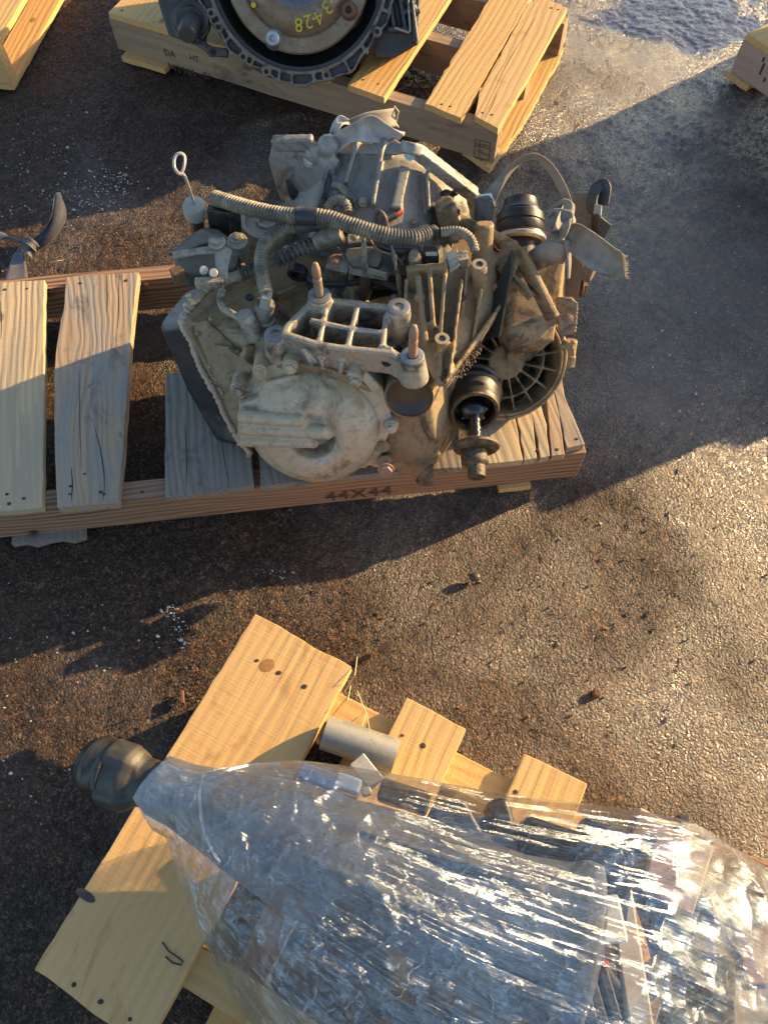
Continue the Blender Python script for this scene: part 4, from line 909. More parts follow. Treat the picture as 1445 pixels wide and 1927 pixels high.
# sensors on the right deck
mb = MB().prism(H([(796, 462, .428), (822, 462, .428), (826, 478, .42), (826, 502, .395), (800, 504, .395), (796, 478, .42)]), V(0, 0, -.02)); mb.prism(H([(786, 492, .405), (800, 500, .40), (830, 508, .40), (828, 498, .405), (800, 486, .41)]), V(0, 0, -.01)); build('black_connector', mb, M['black'], T, bevel=.002)
mb = MB().prism(H([(800, 476, .428), (822, 476, .428), (823, 482, .424), (801, 482, .424)]), V(0, 0, .003)); build('connector_lip', mb, M['connector'], T, bevel=.0008)
mb = MB().prism(H([(839, 474, .428), (860, 467, .430), (866, 492, .418), (846, 506, .412)]), V(0, 0, -.018)); mb.prism(H([(864, 474, .425), (876, 468, .425), (882, 488, .415), (868, 494, .412)]), V(0, 0, -.014)); mb.bar(W(860, 478, .428), W(880, 474, .427), .004, .004); mb.bar(W(862, 490, .421), W(882, 486, .42), .004, .004)
build('grey_connector', mb, M['connector'], T, bevel=.0015)
hexbolt(T, W(780, 480, .418), V(0, -.2, 1), .0075, .009, M['cast']); build('boss', MB().cyl(W(780, 482, .418), W(782, 510, .385), .0105, .011, 16), M['cast'], T, bevel=.001)
for x, y, z in ((902, 497, .4262), (832, 637, .3762)):
    p = W(x, y, z); build('threaded_hole', MB().ringpipe(p - V(0, 0, .002), p + V(0, 0, .0006), .0118, .0062), M['cast'], T); build('bore', MB().lathe(p, V(0, 0, 1), [(-.0012, .0062), (-.0008, .0062)], 14), M['hole'], T)
mb = MB(); mb.cyl(W(912, 372, .455), W(909, 414, .425), .0165, .0165, 24); build('sleeve', mb, M['cast_dark'], T, bevel=.002)
mb = MB().prism(H([(898, 366, .464), (924, 362, .466), (934, 386, .455), (930, 388, .452), (920, 368, .462), (900, 371, .460)]), V(0, 0, -.003)); build('bright_clip', mb, M['steel'], T, bevel=.0008)
# torn rubber flap
mb = MB()
for k in range(22):
    a = W(828 + random.uniform(-26, 28), 380 + random.uniform(-20, 24), .40 + random.uniform(0, .03)); mb.ball(a, random.uniform(.008, .015), (1, .8, .6), 8)
mb.hull(H([(846, 352, .44), (858, 378, .43), (840, 372, .41)])); build('torn_rubber', mb, M['tape'], T, remesh=.003, sm=0)
# vent sensor, red plug, small items on the bell
pipe('vent_sensor', H([(626, 349, .455), (642, 353, .455), (656, 368, .45), (668, 380, .445), (676, 396, .43)]), .0068, M['hose'], T)
hexbolt(T, W(683, 381, .448), V(0, -.4, 1), .0065, .008, M['cast'])
mb = MB(); mb.cyl(W(722, 411, .435), W(744, 402, .437), .0080, .0080, 16); build('plug_body', mb, M['hose'], T, bevel=.001)
build('red_plug', MB().cyl(W(744, 402, .437), W(755, 397, .437), .0072, .006, 14), M['red'], T, bevel=.001)
pipe('clip_loop', H([(712, 424, .43), (708, 405, .445), (716, 398, .45), (725, 410, .445), (728, 428, .43)]), .0034, M['hosedark'], T, 8)
build('cable_stop', MB().hull(H([(676, 404, .43), (705, 393, .435), (712, 400, .435), (706, 420, .42), (685, 420, .42)])), M['hose'], T, bevel=.003)
mb = MB(); mb.tube(arclen(spline(H([(925, 455, .405), (937, 470, .402), (955, 474, .398)]), 6), .003), .0016, 6); mb.tube(arclen(spline(H([(986, 520, .377), (1000, 536, .37), (1014, 548, .36)]), 6), .003), .0014, 6); build('orange_sealant', mb, M['orange'], T)
# parting flange, ribs, more bolts and pipes
mb = MB().lathe(C0 - n * .052, n, [(0, .131), (.008, .131), (.008, .10), (0, .10), (0, .131)], 64, cap=False)
for k in range(9):
    a = 2 * math.pi * k / 9 + .3; u_, w_ = frame(n); r_ = u_ * math.cos(a) + w_ * math.sin(a); mb.cyl(C0 - n * .07 + r_ * .133, C0 - n * .044 + r_ * .133, .011, .0105, 14)
build('parting_flange', mb, M['cast_warm'], T, remesh=.0024, sm=1)
for x, y, z in ((560, 462, .375), (742, 560, .35), (700, 402, .42), (855, 450, .41), (640, 448, .40), (780, 420, .42), (930, 540, .37), (1020, 560, .355), (1068, 600, .33), (870, 560, .385), (790, 560, .395), (884, 620, .345), (470, 560, .365), (540, 470, .375)):
    hexbolt(T, W(x, y, z), V(random.uniform(-.3, .2), -.35, 1), random.uniform(.005, .0075), .005, random.choice([M['cast'], M['studrust'], M['cast_dark']]))
pipe('thin_wire', H([(600, 440, .44), (640, 470, .42), (655, 500, .41), (650, 540, .36)]), .0016, M['black'], T, 6)
pipe('thin_wire', H([(690, 440, .44), (712, 470, .425), (742, 480, .42), (760, 500, .40)]), .0018, M['copper'], T, 6)
pipe('cooler_pipe', H([(560, 500, .375), (590, 530, .36), (640, 535, .355), (700, 528, .36), (748, 545, .36)]), .0055, M['cast_dark'], T, 10)
pipe('cooler_pipe', H([(770, 470, .41), (750, 500, .40), (752, 540, .37), (760, 580, .34)]), .005, M['cast_warm'], T, 10)
build('shadowy_plate', MB().prism(H([(650, 466, .412), (700, 462, .415), (722, 478, .41), (712, 502, .40), (664, 500, .40), (648, 484, .405)]), V(0, 0, -.02)), M['selector'], T, bevel=.003)  # dark oily plate added to paint in the shadowy area under the hoses
build('black_hose', MB().tube(arclen(spline(H([(640, 430, .43), (700, 455, .425), (745, 470, .42), (790, 470, .41)]), 8), .004), .007, 10), M['black'], T, smooth=True)
mb = MB()
for a, b in (((940, 500, .39), (1000, 560, .36)), ((880, 500, .41), (868, 600, .36)), ((905, 545, .39), (890, 640, .34)), ((480, 545, .36), (520, 600, .345)), ((520, 560, .345), (600, 525, .35))):
    p, q = W(*a), W(*b); build('casting_rib', MB().bar(p, q, .005, .018), M['cast_warm'], T, bevel=.0012)
mb = MB()
for i in range(500):
    a = W(random.uniform(560, 770), random.uniform(530, 640), .322); mb.ball(a, random.uniform(.0008, .0035), (1, 1, .7), 5)
for i in range(260):
    a = W(random.gauss(800, 30), random.gauss(430, 12), .41); mb.ball(a, random.uniform(.0006, .002), (1, 1, .7), 5)
tag(build('grime_crumbs', mb, M['hdark'], T), kind='stuff')
# soil heaped on the deck
mb = MB()
for i in range(420):
    t = random.random(); a = W(900 - 62 * t + random.gauss(0, 7), 655 + 55 * t + random.gauss(0, 7), .335 + random.uniform(-.002, .004)); mb.ball(a, random.uniform(.0010, .0030), (1, 1, .8), 5)
for i in range(160):
    a = W(778 + random.gauss(0, 8), 655 + random.gauss(0, 10), .36); mb.ball(a, random.uniform(.001, .003), (1, 1, .8), 5)
tag(build('soil_crumbs', mb, M['soil'], T), kind='stuff')
mb = MB()
for k in range(6):
    a = W(345 + k * 5, 562 + random.uniform(-8, 14), .35); mb.bar(a, a + V(random.uniform(.004, .012), random.uniform(-.008, .004), .004), .005, .002)
build('leaf_scraps', mb, M['splinter'], T)

# ================================================================== straps
SG = thing('lifting_strap', W(1050, 420, .42), 'grey webbing strap looped and knotted at the right end of the middle transmission', 'strap')
Lp = H([(905, 372, .44), (935, 335, .47), (965, 305, .50), (1000, 288, .515), (1035, 305, .50), (1062, 345, .47), (1078, 388, .44)])
Rp = H([(930, 455, .38), (925, 400, .43), (962, 325, .475), (1002, 300, .49), (1026, 316, .478), (1048, 352, .455), (1062, 388, .43)])
ribbon('strap_loop', Lp, Rp, M['strap'], SG, bulge=.003)
Lt = H([(1062, 428, .44), (1085, 420, .45), (1120, 440, .445), (1150, 462, .435), (1170, 478, .43)])
Rt = H([(1058, 450, .425), (1075, 478, .41), (1110, 506, .40), (1148, 516, .395), (1176, 523, .39)])
ribbon('strap_tail', Lt, Rt, M['strap'], SG, bulge=.007, wrinkle=.0022, across=14)
mb = MB()
for i in range(34):
    p = Lt[-1].lerp(Rt[-1], i / 33); mb.tube([p, p + V(random.uniform(.003, .010), random.uniform(-.004, .002), -.002)], .0005, 4)
build('frayed_edge', mb, M['splinter'], SG)
kb = MB().ball(W(1053, 420, .425), .026, (1.0, .8, .9), 20); ko = build('strap_knot', kb, M['strap'], SG, smooth=True); setgrain(ko, V(.3, -.8, .2), org_of(ko))
for L_, R_ in ((((1038, 388, .45), (1062, 374, .458), (1080, 384, .45), (1080, 402, .44)), ((1028, 410, .44), (1042, 398, .452), (1062, 396, .458), (1080, 404, .45))),
               (((1030, 398, .44), (1048, 392, .458), (1076, 400, .455), (1076, 430, .44)), ((1033, 442, .42), (1045, 450, .435), (1058, 452, .44), (1066, 446, .435))),
               (((1078, 396, .44), (1072, 425, .458), (1060, 448, .45), (1040, 452, .42)), ((1060, 384, .45), (1048, 410, .462), (1040, 432, .452), (1030, 436, .425)))):
    ribbon('strap_knot', [W(*a) for a in L_], [W(*a) for a in R_], M['strap'], SG, bulge=.012)
ribbon('strap_wrap', H([(1030, 450, .42), (1000, 470, .40), (985, 482, .375)]), H([(1068, 462, .42), (1064, 488, .39), (1060, 496, .365)]), M['strap'], SG, bulge=.004)
ribbon('strap_wrap', H([(1060, 450, .43), (1067, 490, .40), (1066, 525, .36)]), H([(1075, 455, .42), (1073, 490, .385), (1070, 522, .355)]), M['strap'], SG, bulge=.003)

SWt = thing('white_strap', W(690, 255, 0.482), 'pale webbing strap draped over the bell housing of the middle transmission', 'strap')
ribbon('strap_fold', H([(618, 262, 0.492), (640, 246, 0.512), (672, 228, 0.527), (700, 217, 0.532), (728, 234, 0.522), (760, 256, 0.507)]), H([(617, 288, 0.477), (636, 286, 0.484), (662, 268, 0.497), (696, 268, 0.497), (726, 270, 0.492), (752, 264, 0.492)]), M['strapwhite'], SWt, bulge=.010, wrinkle=.0006)
ribbon('strap_flap', H([(655, 226, 0.522), (690, 212, 0.527), (722, 206, 0.522), (742, 203, 0.512)]), H([(665, 245, 0.502), (700, 240, 0.502), (730, 240, 0.497), (747, 237, 0.492)]), M['strap'], SWt, bulge=.002)
ribbon('strap_fold', H([(615, 278, 0.472), (620, 250, 0.497), (628, 228, 0.512), (640, 217, 0.517), (654, 224, 0.512)]), H([(624, 284, 0.472), (634, 262, 0.492), (638, 244, 0.507), (646, 234, 0.510), (660, 236, 0.502)]), M['strapwhite'], SWt, bulge=.005)
mb = MB(); mb.tube(H([(742, 200, 0.512), (750, 210, 0.510), (745, 232, 0.492), (750, 240, 0.487)]), .0016, 6); build('loose_thread', mb, M['splinter'], SWt)

SB = thing('blue_strap', W(60, 460, 0), 'blue grey strap with a knot lying on the pavement behind the left pallet boards', 'strap')
ribbon('strap_tail', H([(6, 555, .05), (8, 530, .04), (18, 500, .035), (28, 478, .03), (38, 470, .03)]), H([(50, 555, .05), (53, 528, .04), (50, 500, .035), (45, 480, .035), (43, 470, .03)]), M['strapblue'], SB, bulge=.003)
ribbon('strap_tail', H([(-25, 470, .02), (-5, 455, .03), (15, 450, .03), (38, 458, .03)]), H([(-25, 430, .03), (0, 436, .035), (20, 444, .035), (42, 454, .03)]), M['strapblue'], SB, bulge=.003)
ribbon('strap_tail', H([(62, 456, .03), (85, 440, .045), (98, 415, .06), (101, 390, .07), (104, 364, .07)]), H([(72, 470, .012), (98, 452, .02), (118, 425, .03), (125, 398, .04), (106, 363, .065)]), M['strapnavy'], SB, bulge=-.012, wrinkle=.0008)
ribbon('strap_edge', H([(60, 452, .034), (84, 430, .05), (97, 408, .064), (101, 385, .072), (103, 366, .07)]), H([(66, 460, .026), (91, 440, .04), (104, 412, .052), (107, 388, .06), (106, 366, .066)]), M['strapblue'], SB, bulge=.002)
for L_, R_ in ((((34, 452, .02), (50, 452, .05), (64, 462, .045), (70, 474, .02)), ((38, 466, .02), (48, 476, .045), (58, 484, .04), (62, 488, .015))),
               (((40, 448, .03), (54, 446, .052), (70, 456, .045), (76, 466, .02)), ((36, 456, .03), (50, 458, .055), (62, 468, .048), (70, 476, .02)))):
    ribbon('strap_knot', [W(*a) for a in L_], [W(*a) for a in R_], M['strapblue'], SB, bulge=.006)

# ================================================================== transmission with torque converter on the upper pallet
U = thing('car_transmission', W(560, 100, ZT), 'dark transmission on the upper pallet, its torque converter marked in yellow numbers', 'transmission')
un = V(-.02, -.82, .57).normalized(); uc = ON(558, -60, W(560, 138, .155), un)
def UP(x, y, d=0.0): return ON(x, y, uc + un * d, un)
ux = V(1, 0, 0) - un * un.x; ux.normalize(); uy = un.cross(ux)       # uy: up the face
def pol(a, r, d=0.0): return uc + (ux * math.cos(a) + uy * math.sin(a)) * r + un * d
mb = MB().lathe(uc, un, [(-.16, .15), (-.02, .236), (-.012, .236), (-.012, .200), (-.05, .196), (-.10, .16), (-.11, .001)], 72)
build('bell_housing', mb, M['cast_dark'], U, smooth=True)
mb = MB(); mb.lathe(uc, un, [(-.016, .217), (.002, .217), (.002, .209), (-.016, .209), (-.016, .217)], 96, cap=False)
angs = [(-170, .012), (-157, .012), (-149, .02), (-141, .006), (-128, .02), (-122, .006), (-112, .018), (-104, .006), (-96, .006), (-82, .008), (-74, .016), (-60, .006), (-46, .008), (-34, .018), (-22, .008), (-10, .012), (2, .012), (15, .01), (170, .01), (157, .012), (60, .02), (90, .02), (120, .02)]
outer = []
for k in range(140):
    a = 2 * math.pi * k / 140; r = .237 + .009 * math.sin(a * 7) * math.sin(a * 3 + 1) + .003 * math.sin(a * 23); outer.append((a, r))
for (a, r), (b, r2) in zip(outer, outer[1:] + outer[:1]):
    mb.prism([pol(a, r, -.016), pol(b, r2, -.016), pol(b, r2 - .005, -.016), pol(a, r - .005, -.016)], un * .018)
for a, w in angs:
    a = R(a); t = (ux * -math.sin(a) + uy * math.cos(a)); mb.bar(pol(a, .214, -.007), pol(a, .238, -.007), w * (1.0 if w < .015 else .4), .018, un)
    if w > .01: mb.lathe(pol(a, .2265, -.016), un, [(0, .0115), (.0195, .0115)], 20)
M['rimcast'] = metal('flange_dirty', (.30, .265, .22), (.17, .125, .08), .7, .4, .6, scale=22, stain=(.03, .025, .02))
rim = build('flange_rim', mb, M['rimcast'], U, remesh=.0022, sm=1)
for a, w in angs:
    if w > .01:
        build('bolt_hole', MB().lathe(pol(R(a), .2265, .0036), un, [(0, .0055), (.0006, .0055)], 14), M['hole'], rim)
tcc = pol(0, 0)
mb = MB().lathe(tcc, un, [(-.04, .168), (-.018, .1735), (-.010, .1735), (-.006, .170), (-.004, .140), (-.007, .136), (-.012, .133), (-.009, .128), (.004, .118), (.010, .100), (.008, .082), (-.002, .068), (-.010, .060), (-.010, .052), (.006, .050), (.010, .046), (.010, .001)], 96)
tcv = build('torque_converter', mb, M['tc'], U, smooth=True)
mb = MB().lathe(tcc, un, [(.0085, .0835), (.0005, .0705), (-.0075, .0625), (-.009, .055)], 72, cap=False); build('heat_ring', mb, M['tcblue'], tcv, smooth=True)
for x, y in ((516, 78), (657, 25)):
    p = UP(x, y - 4, -.012)
    b_ = build('mounting_lug', MB().lathe(p, un, [(0, .024), (.006, .022), (.012, .0175), (.026, .0165), (.028, .014), (.028, .008), (.018, .0075), (.018, .001)], 28), M['steel'] if x < 600 else M['rust'], tcv, smooth=True)
for ch, x, y, an in (('3', 615, 15, 222), ('4', 600, 33, 208), ('2', 580, 41, 190), ('8', 562, 47, 182)):
    a = R(an); p = UP(x, y, .0); q = p - uc; rr = (q - un * q.dot(un)).length
    d = .0085 if rr < .108 else .0055
    xd = ux * math.cos(a) + uy * math.sin(a); yd = -ux * math.sin(a) + uy * math.cos(a)
    p = UP(x, y, .0125) - xd * .011 - yd * .014
    lettering('paint_number', ch, p, xd, yd, .042, M['yellow'], tcv)
for dx_, dy_ in ((591, 36), (624, 4)): build('paint_dot', MB().lathe(UP(dx_, dy_, .0), un, [(-.004, .0035), (.0105, .0035)], 10), M['yellow'], tcv)
build('paint_dot', MB().lathe(UP(478, 10, .0), un, [(-.004, .006), (.0075, .006)], 12), M['yellow'], tcv)
# left output with seal and shaft, right side case, body behind
mb = MB().hull([UP(x, y, d) for x, y in ((285, -60), (300, 10), (318, 66), (388, 92), (400, -60)) for d in (-.02, -.14)]); mb.cyl(UP(362, 38, -.10), UP(362, 38, 0), .048, .043, 32)
mb.cyl(UP(399, 97, -.05), UP(399, 97, .0), .012, .012, 18); mb.bar(UP(376, 80, -.01), UP(399, 97, -.01), .018, .02, un); mb.bar(UP(399, 97, -.01), UP(430, 100, -.01), .02, .02, un)
build('output_housing', mb, M['cast_dark'], U, remesh=.0035, sm=2)
build('bolt_hole', MB().lathe(UP(401, 98, .003), un, [(0, .007), (.001, .007)], 16), M['hole'], U)
build('seal_ring', MB().lathe(UP(362, 38, 0), un, [(0, .039), (.004, .039), (.007, .036), (.007, .030), (.002, .028), (.001, .001)], 36), M['rubber'], U, smooth=True)
build('output_shaft', MB().lathe(UP(360, 42, 0), V(-.02, -.98, .10), [(0, .024), (.055, .0225), (.062, .019), (.062, .001)], 28), M['cast_dark'], U, smooth=True)
mb = MB().hull([UP(x, y, d) for x, y in ((706, -60), (712, 70), (705, 106), (742, 108), (786, 84), (792, -60)) for d in (-.03, -.16)])
for x0, y0, x1, y1 in ((730, -20, 742, 55), (748, -30, 764, 60), (776, -40, 780, 80), (728, 55, 770, 58), (765, 20, 790, 22)):
    mb.bar(UP(x0, y0, -.012), UP(x1, y1, -.020), .010, .02, un)
build('side_case', mb, M['cast_dark'], U, remesh=.003, sm=2)
mb = MB().hull([UP(x, y, d) for x, y in ((400, -200), (720, -200), (690, 60), (430, 60)) for d in (-.08, -.36)]); build('main_case', mb, M['cast_dark'], U, bevel=.02)
mb = MB()
for x0, y0, x1, y1 in ((768, 0, 772, 60), (776, 0, 786, 80), (742, 52, 770, 62)): mb.bar(UP(x0, y0, -.003), UP(x1, y1, -.010), .005, .008, un)
build('bare_metal_rib', mb, M['cast'], U, remesh=.002, sm=1)

# ================================================================== unseen load added on the right pallet to cast shade, shaped like an engine
E_ = thing('shadow_load', ra + rdir * .6 + rs * .4, 'engine-shaped load added unseen on the pinkish pallet beyond the right edge to cast shade', 'engine')
o_ = V(ra.x, ra.y, ZT)
def L_(a, b, z): return o_ + rdir * a + rs * b + V(0, 0, z)
mb = MB(); mb.hull([L_(a, b, z) for a, b, z in ((.50, .16, 0), (1.0, .10, 0), (1.02, .7, 0), (.5, .75, 0), (.52, .18, .25), (1.0, .16, .30), (1.0, .6, .32), (.55, .7, .28))])
mb.hull([L_(a, b, z) for a, b, z in ((.10, .2, 0), (.55, .2, 0), (.55, .6, 0), (.10, .6, 0), (.06, .16, .18), (.5, .25, .22), (.5, .55, .24), (.08, .5, .22))])
for k in range(5): mb.cyl(L_(.58 + k * .09, .18, .2), L_(.58 + k * .09, .10, .12), .03, .03)
mb.cyl(L_(1.0, .4, .15), L_(1.07, .4, .15), .1, .09, 30)
build('load_block', mb, M['cast'], E_, remesh=.008, sm=3)
build('load_cover', MB().prism([L_(a, b, .29) for a, b in ((.6, .3), (.98, .28), (.98, .5), (.6, .5))], V(0, 0, .05), .9), M['black'], E_, bevel=.01)

# ================================================================== film wrapped transmission in front
G = thing('wrapped_transmission', W(700, 1700, ZF), 'long film wrapped transmission with a black rubber tail cap, on the fresh front pallet', 'transmission')
k0, k1 = W(203, 1447, .245), W(345, 1497, .262); kd = (k1 - k0).normalized()
mb = MB().lathe(k0, kd, [(-.038, .022), (-.034, .033), (-.022, .0385), (.0, .0405), (.012, .0405), (.014, .030)], 40)
mb = MB().lathe(k0, kd, [(-.036, .016), (-.034, .027), (-.030, .0325), (-.022, .0365), (-.020, .0385), (-.012, .0400), (-.010, .0385), (.002, .0390), (.004, .0415), (.011, .0415), (.014, .030)], 48)
build('tail_cap', mb, plain('sooty_cap', (.016, .016, .015), .34, 0, 60, .6, .002, dust=(.028, .025, .02)), G, remesh=.002, sm=3)
u_, w_ = frame(kd); mb = MB(); ring = []
for k in range(48):
    a = 2 * math.pi * k / 48; c3 = math.cos(a * 3 + .5); ring.append((a, .0385 + .0075 * (0.5 + 0.5 * math.tanh(c3 * 3.0))))
def sect(t, f, off=0): return [k0 + kd * t + (u_ * math.cos(a) + w_ * math.sin(a)) * (r * f + off) for a, r in ring]
secs = [sect(.008, .97), sect(.012, 1.0), sect(.040, 1.0), sect(.048, .9), sect(.052, .80)] + [[k0 + kd * t + (u_ * math.cos(a) + w_ * math.sin(a)) * r for a, _ in ring] for t, r in ((.060, .0315), (.078, .0315), (.080, .036), (.088, .036), (.090, .032), (.10, .032), (.102, .034), (.108, .034), (.11, .032))]
vs = [p for s_ in secs for p in s_]; fs = []
for i in range(len(secs) - 1):
    for k in range(48): fs.append((i * 48 + k, i * 48 + (k + 1) % 48, (i + 1) * 48 + (k + 1) % 48, (i + 1) * 48 + k))
fs += [tuple(range(47, -1, -1)), tuple((len(secs) - 1) * 48 + k for k in range(48))]
mb.add(vs, fs); M['boot'] = plain('olive_rubber_boot', (.024, .022, .018), .5, 0, 40, .35, .0012, dust=(.062, .053, .038))
build('rubber_boot', mb, M['boot'], G, remesh=.0016, sm=5)
g_end = W(1050, 1800, .245); gd_ = (g_end - k1); gl = gd_.length; gd_.normalize()
mb = MB().lathe(k1 - gd_ * .04, gd_, [(0, .038), (.04, .041), (.09, .052), (.15, .066), (.20, .074), (.34, .080), (.42, .095), (.52, .115), (.54, .125), (.56, .125), (.57, .10), (.58, .01)], 48)
for k in range(9):
    a = 2 * math.pi * k / 9; uu, ww = frame(gd_); r_ = uu * math.cos(a) + ww * math.sin(a); mb.bar(k1 + gd_ * .08 + r_ * .045, k1 + gd_ * .45 + r_ * .098, .008, .03, r_)
build('gear_case', mb, metal('wrapped_case', (.15, .16, .18), (.07, .07, .075), .5, .45, .5), G, remesh=.004, sm=3)
def gb(name, c, sx, sy, sz, ang, mat, bev=.004):
    return build(name, MB().box(W(*c), sx, sy, sz, Matrix.Rotation(ang, 3, 'Z')), mat, G, bevel=bev)
M['blue'] = plain('blue_plastic', (.06, .18, .42), .35, 0, 40, .3); M['bluelight'] = plain('pale_blue_plastic', (.30, .42, .58), .4, 0, 40, .3)
M['tanplate'] = plain('tan_plate', (.42, .36, .27), .55, 0, 20, .2); M['oilpan2'] = plain('black_oil_pan', (.02, .022, .028), .25, .3, 20, .4)
gb('blue_connector', (600, 1462, .25), .055, .022, .02, -.35, M['blue']); gb('blue_connector', (655, 1475, .25), .035, .02, .02, -.3, M['bluelight']); gb('tan_connector', (570, 1448, .25), .016, .014, .014, -.3, M['tanplate'])
gb('tan_connector', (690, 1490, .245), .014, .012, .012, .3, M['tanplate']); gb('copper_stub', (582, 1480, .245), .022, .018, .016, .4, M['copper'])
gb('long_plate', (1182, 1800, .27), .030, .19, .02, .03, M['tanplate'])
gb('side_plate', (1330, 1800, .20), .14, .16, .03, .1, M['tanplate'], .01)
gb('black_sump', (700, 1880, .22), .24, .10, .08, -.5, M['oilpan2'], .02); gb('black_sump', (1070, 1640, .27), .14, .09, .07, -.3, M['oilpan2'], .01)
gb('black_block', (1150, 1600, .26), .09, .05, .05, -.4, M['black'], .008); gb('wood_wedge', (1245, 1620, .25), .10, .09, .03, -.5, M['pinkwood'], .004); gb('white_tag', (1148, 1730, .31), .03, .05, .01, .1, M['white'])
gb('brown_plate', (1380, 1640, .22), .14, .05, .03, -.4, M['rust'], .006); gb('red_button', (1137, 1814, .32), .008, .008, .01, 0, M['red'], .002)
gb('black_bracket', (860, 1560, .26), .05, .06, .05, .5, M['cast_dark'], .008); gb('black_bracket', (940, 1545, .26), .03, .05, .05, .2, M['black'], .008); gb('metal_foil', (690, 1452, .22), .025, .045, .004, .7, M['steel'], .002)
pipe('inner_hose', H([(905, 1570, .27), (915, 1640, .30), (935, 1720, .32), (925, 1800, .30), (870, 1900, .26)]), .008, M['connector'], G)
pipe('inner_hose', H([(990, 1600, .26), (1010, 1700, .29), (1080, 1760, .30), (1160, 1860, .27)]), .009, M['black'], G)
gb('peg', (1281, 1547, .29), .014, .014, .03, 0, M['black'], .002)
for (x, y, z, sx_2, sy_2, sz_2, an, mt) in ((820, 1600, .25, .10, .02, .03, -.6, 'black'), (960, 1620, .24, .05, .12, .04, .4, 'cast_dark'), (1040, 1700, .26, .12, .03, .05, -.2, 'cast_dark'), (1240, 1700, .23, .05, .10, .05, .2, 'black'), (1300, 1660, .22, .09, .03, .04, -.5, 'cast'), (1200, 1860, .25, .14, .03, .04, .5, 'cast_dark'), (1330, 1880, .22, .05, .10, .05, -.2, 'black'), (1080, 1900, .25, .06, .06, .05, .6, 'black'), (1400, 1750, .20, .05, .12, .04, .1, 'pinkwood'), (760, 1500, .22, .07, .03, .03, -.3, 'cast_dark')):
    gb('gear_case_bracket', (x, y, z), sx_2, sy_2, sz_2, an, M[mt], .005)
for k in range(7):
    gb('cast_rib', (1000 + k * 22, 1850 + (k % 2) * 14, .29), .012, .07, .05, .2, M['cast_dark'], .003)

# the film itself: a stretched sheet drawn from the tail over everything, wrinkled along its pull
Ae = H([(318, 1441, .275), (383, 1459, .282), (430, 1446, .27), (480, 1438, .26), (560, 1432, .25), (650, 1441, .24), (800, 1466, .24), (950, 1493, .245), (1110, 1514, .265), (1281, 1542, .312), (1370, 1592, .28), (1500, 1672, .26), (1700, 1800, .24)])
Be = H([(282, 1517, .228), (306, 1562, .215), (322, 1600, .20), (338, 1650, .18), (372, 1740, .16), (412, 1830, .15), (485, 1945, .15), (570, 2060, .15), (720, 2200, .15), (900, 2300, .15), (1100, 2400, .15), (1300, 2450, .15), (1500, 2500, .15)])
ns, nt_ = 760, 560
def resample(pts, n):
    c = spline(pts, 30); c = [c[int(i)] for i in np.linspace(0, len(c) - 1, n)]; return np.array([tuple(p) for p in c])
A_, B_ = resample(Ae, ns), resample(Be, ns)
s = np.linspace(0, 1, ns)[:, None]; t = np.linspace(0, 1, nt_)[None, :]
P3 = A_[:, None, :] * (1 - t[..., None]) + B_[:, None, :] * t[..., None]
hump = np.interp(s, [0, .08, .25, .5, .75, 1], [.042, .06, .12, .17, .17, .15])
P3[..., 2] += hump * np.sin(math.pi * np.clip(t, 0, 1)) ** .75
SS, TT = np.broadcast_to(s, (ns, nt_)), np.broadcast_to(t, (ns, nt_))
ax0 = np.array(tuple(k1)); axd = np.array(tuple(gd_)); rel = P3 - ax0; tt = rel[..., 0] * axd[0] + rel[..., 1] * axd[1]; tt = tt / math.hypot(axd[0], axd[1])
lat = np.abs(rel[..., 0] * axd[1] - rel[..., 1] * axd[0]) / math.hypot(axd[0], axd[1]); Rr = np.interp(tt, [-.04, .04, .15, .34, .52, .58, .70], [.05, .055, .082, .10, .138, .14, .10])
need = np.where(lat < Rr, ax0[2] + tt * axd[2] + np.sqrt(np.maximum(Rr ** 2 - lat ** 2, 0)), 0); P3[..., 2] = np.maximum(P3[..., 2], need)
def gnoise(u, v, sc, sd):
    a = 0
    for k, th in enumerate((.35, 1.42, 2.51)):
        c_, s_ = math.cos(th), math.sin(th); a = a + vnoise(u * c_ + v * s_ + 3.7 * k, -u * s_ + v * c_ + 1.9 * k, sc, sd + 100 * k)
    return np.clip((a / 3 - .5) * 1.7 + .5, 0, 1)
def ridg(u, v, sc, sd): return 1.08 - np.sqrt((gnoise(u, v, sc, sd) * 2 - 1) ** 2 + .012)
wx, wy = P3[..., 0], P3[..., 1]
wu = wx + (vnoise(wx, wy, 9, 31) - .5) * .06; wv = wy + (vnoise(wx, wy, 9, 32) - .5) * .06
def rot(th, su, sv, sd, pw=3):
    c_, s_ = math.cos(th), math.sin(th); u2 = (wu * c_ + wv * s_) * su; v2 = (-wu * s_ + wv * c_) * sv
    return ridg(u2, v2 + 4 * vnoise(u2, v2, .12, sd + 50), 1, sd) ** pw
def zone(sd, sc=3.2): return np.clip((vnoise(wx, wy, sc, sd) - .35) * 4, 0, 1)
fan = (ridg(SS * 2.2, TT * 20, 1, 21) ** 2 - .4) * .005 + (ridg(SS * 5 + 3 * vnoise(wx, wy, 5, 61), TT * 52, 1, 22) - .5) * .0018 + (ridg(SS * 9, TT * 120, 1, 62) - .5) * .0016
crm = rot(R(-38), 7, 24, 23, 4) * .013 * zone(71) + rot(R(-72), 10, 34, 24, 4) * .012 * zone(72) + rot(R(25), 7, 26, 25, 4) * .009 * zone(73) + (ridg(wu, wv, 34, 27) ** 3 - .25) * .014 * zone(74, 5) + (ridg(wu, wv, 19, 29) ** 5 - .2) * .017 * zone(76, 4) + (ridg(wu, wv, 80, 28) ** 2 - .4) * .0050
crm2 = (vnoise(wx, wy, 6, 26) - .5) * .024 - .006
att = np.clip(np.sin(math.pi * TT), 0, 1) ** .5
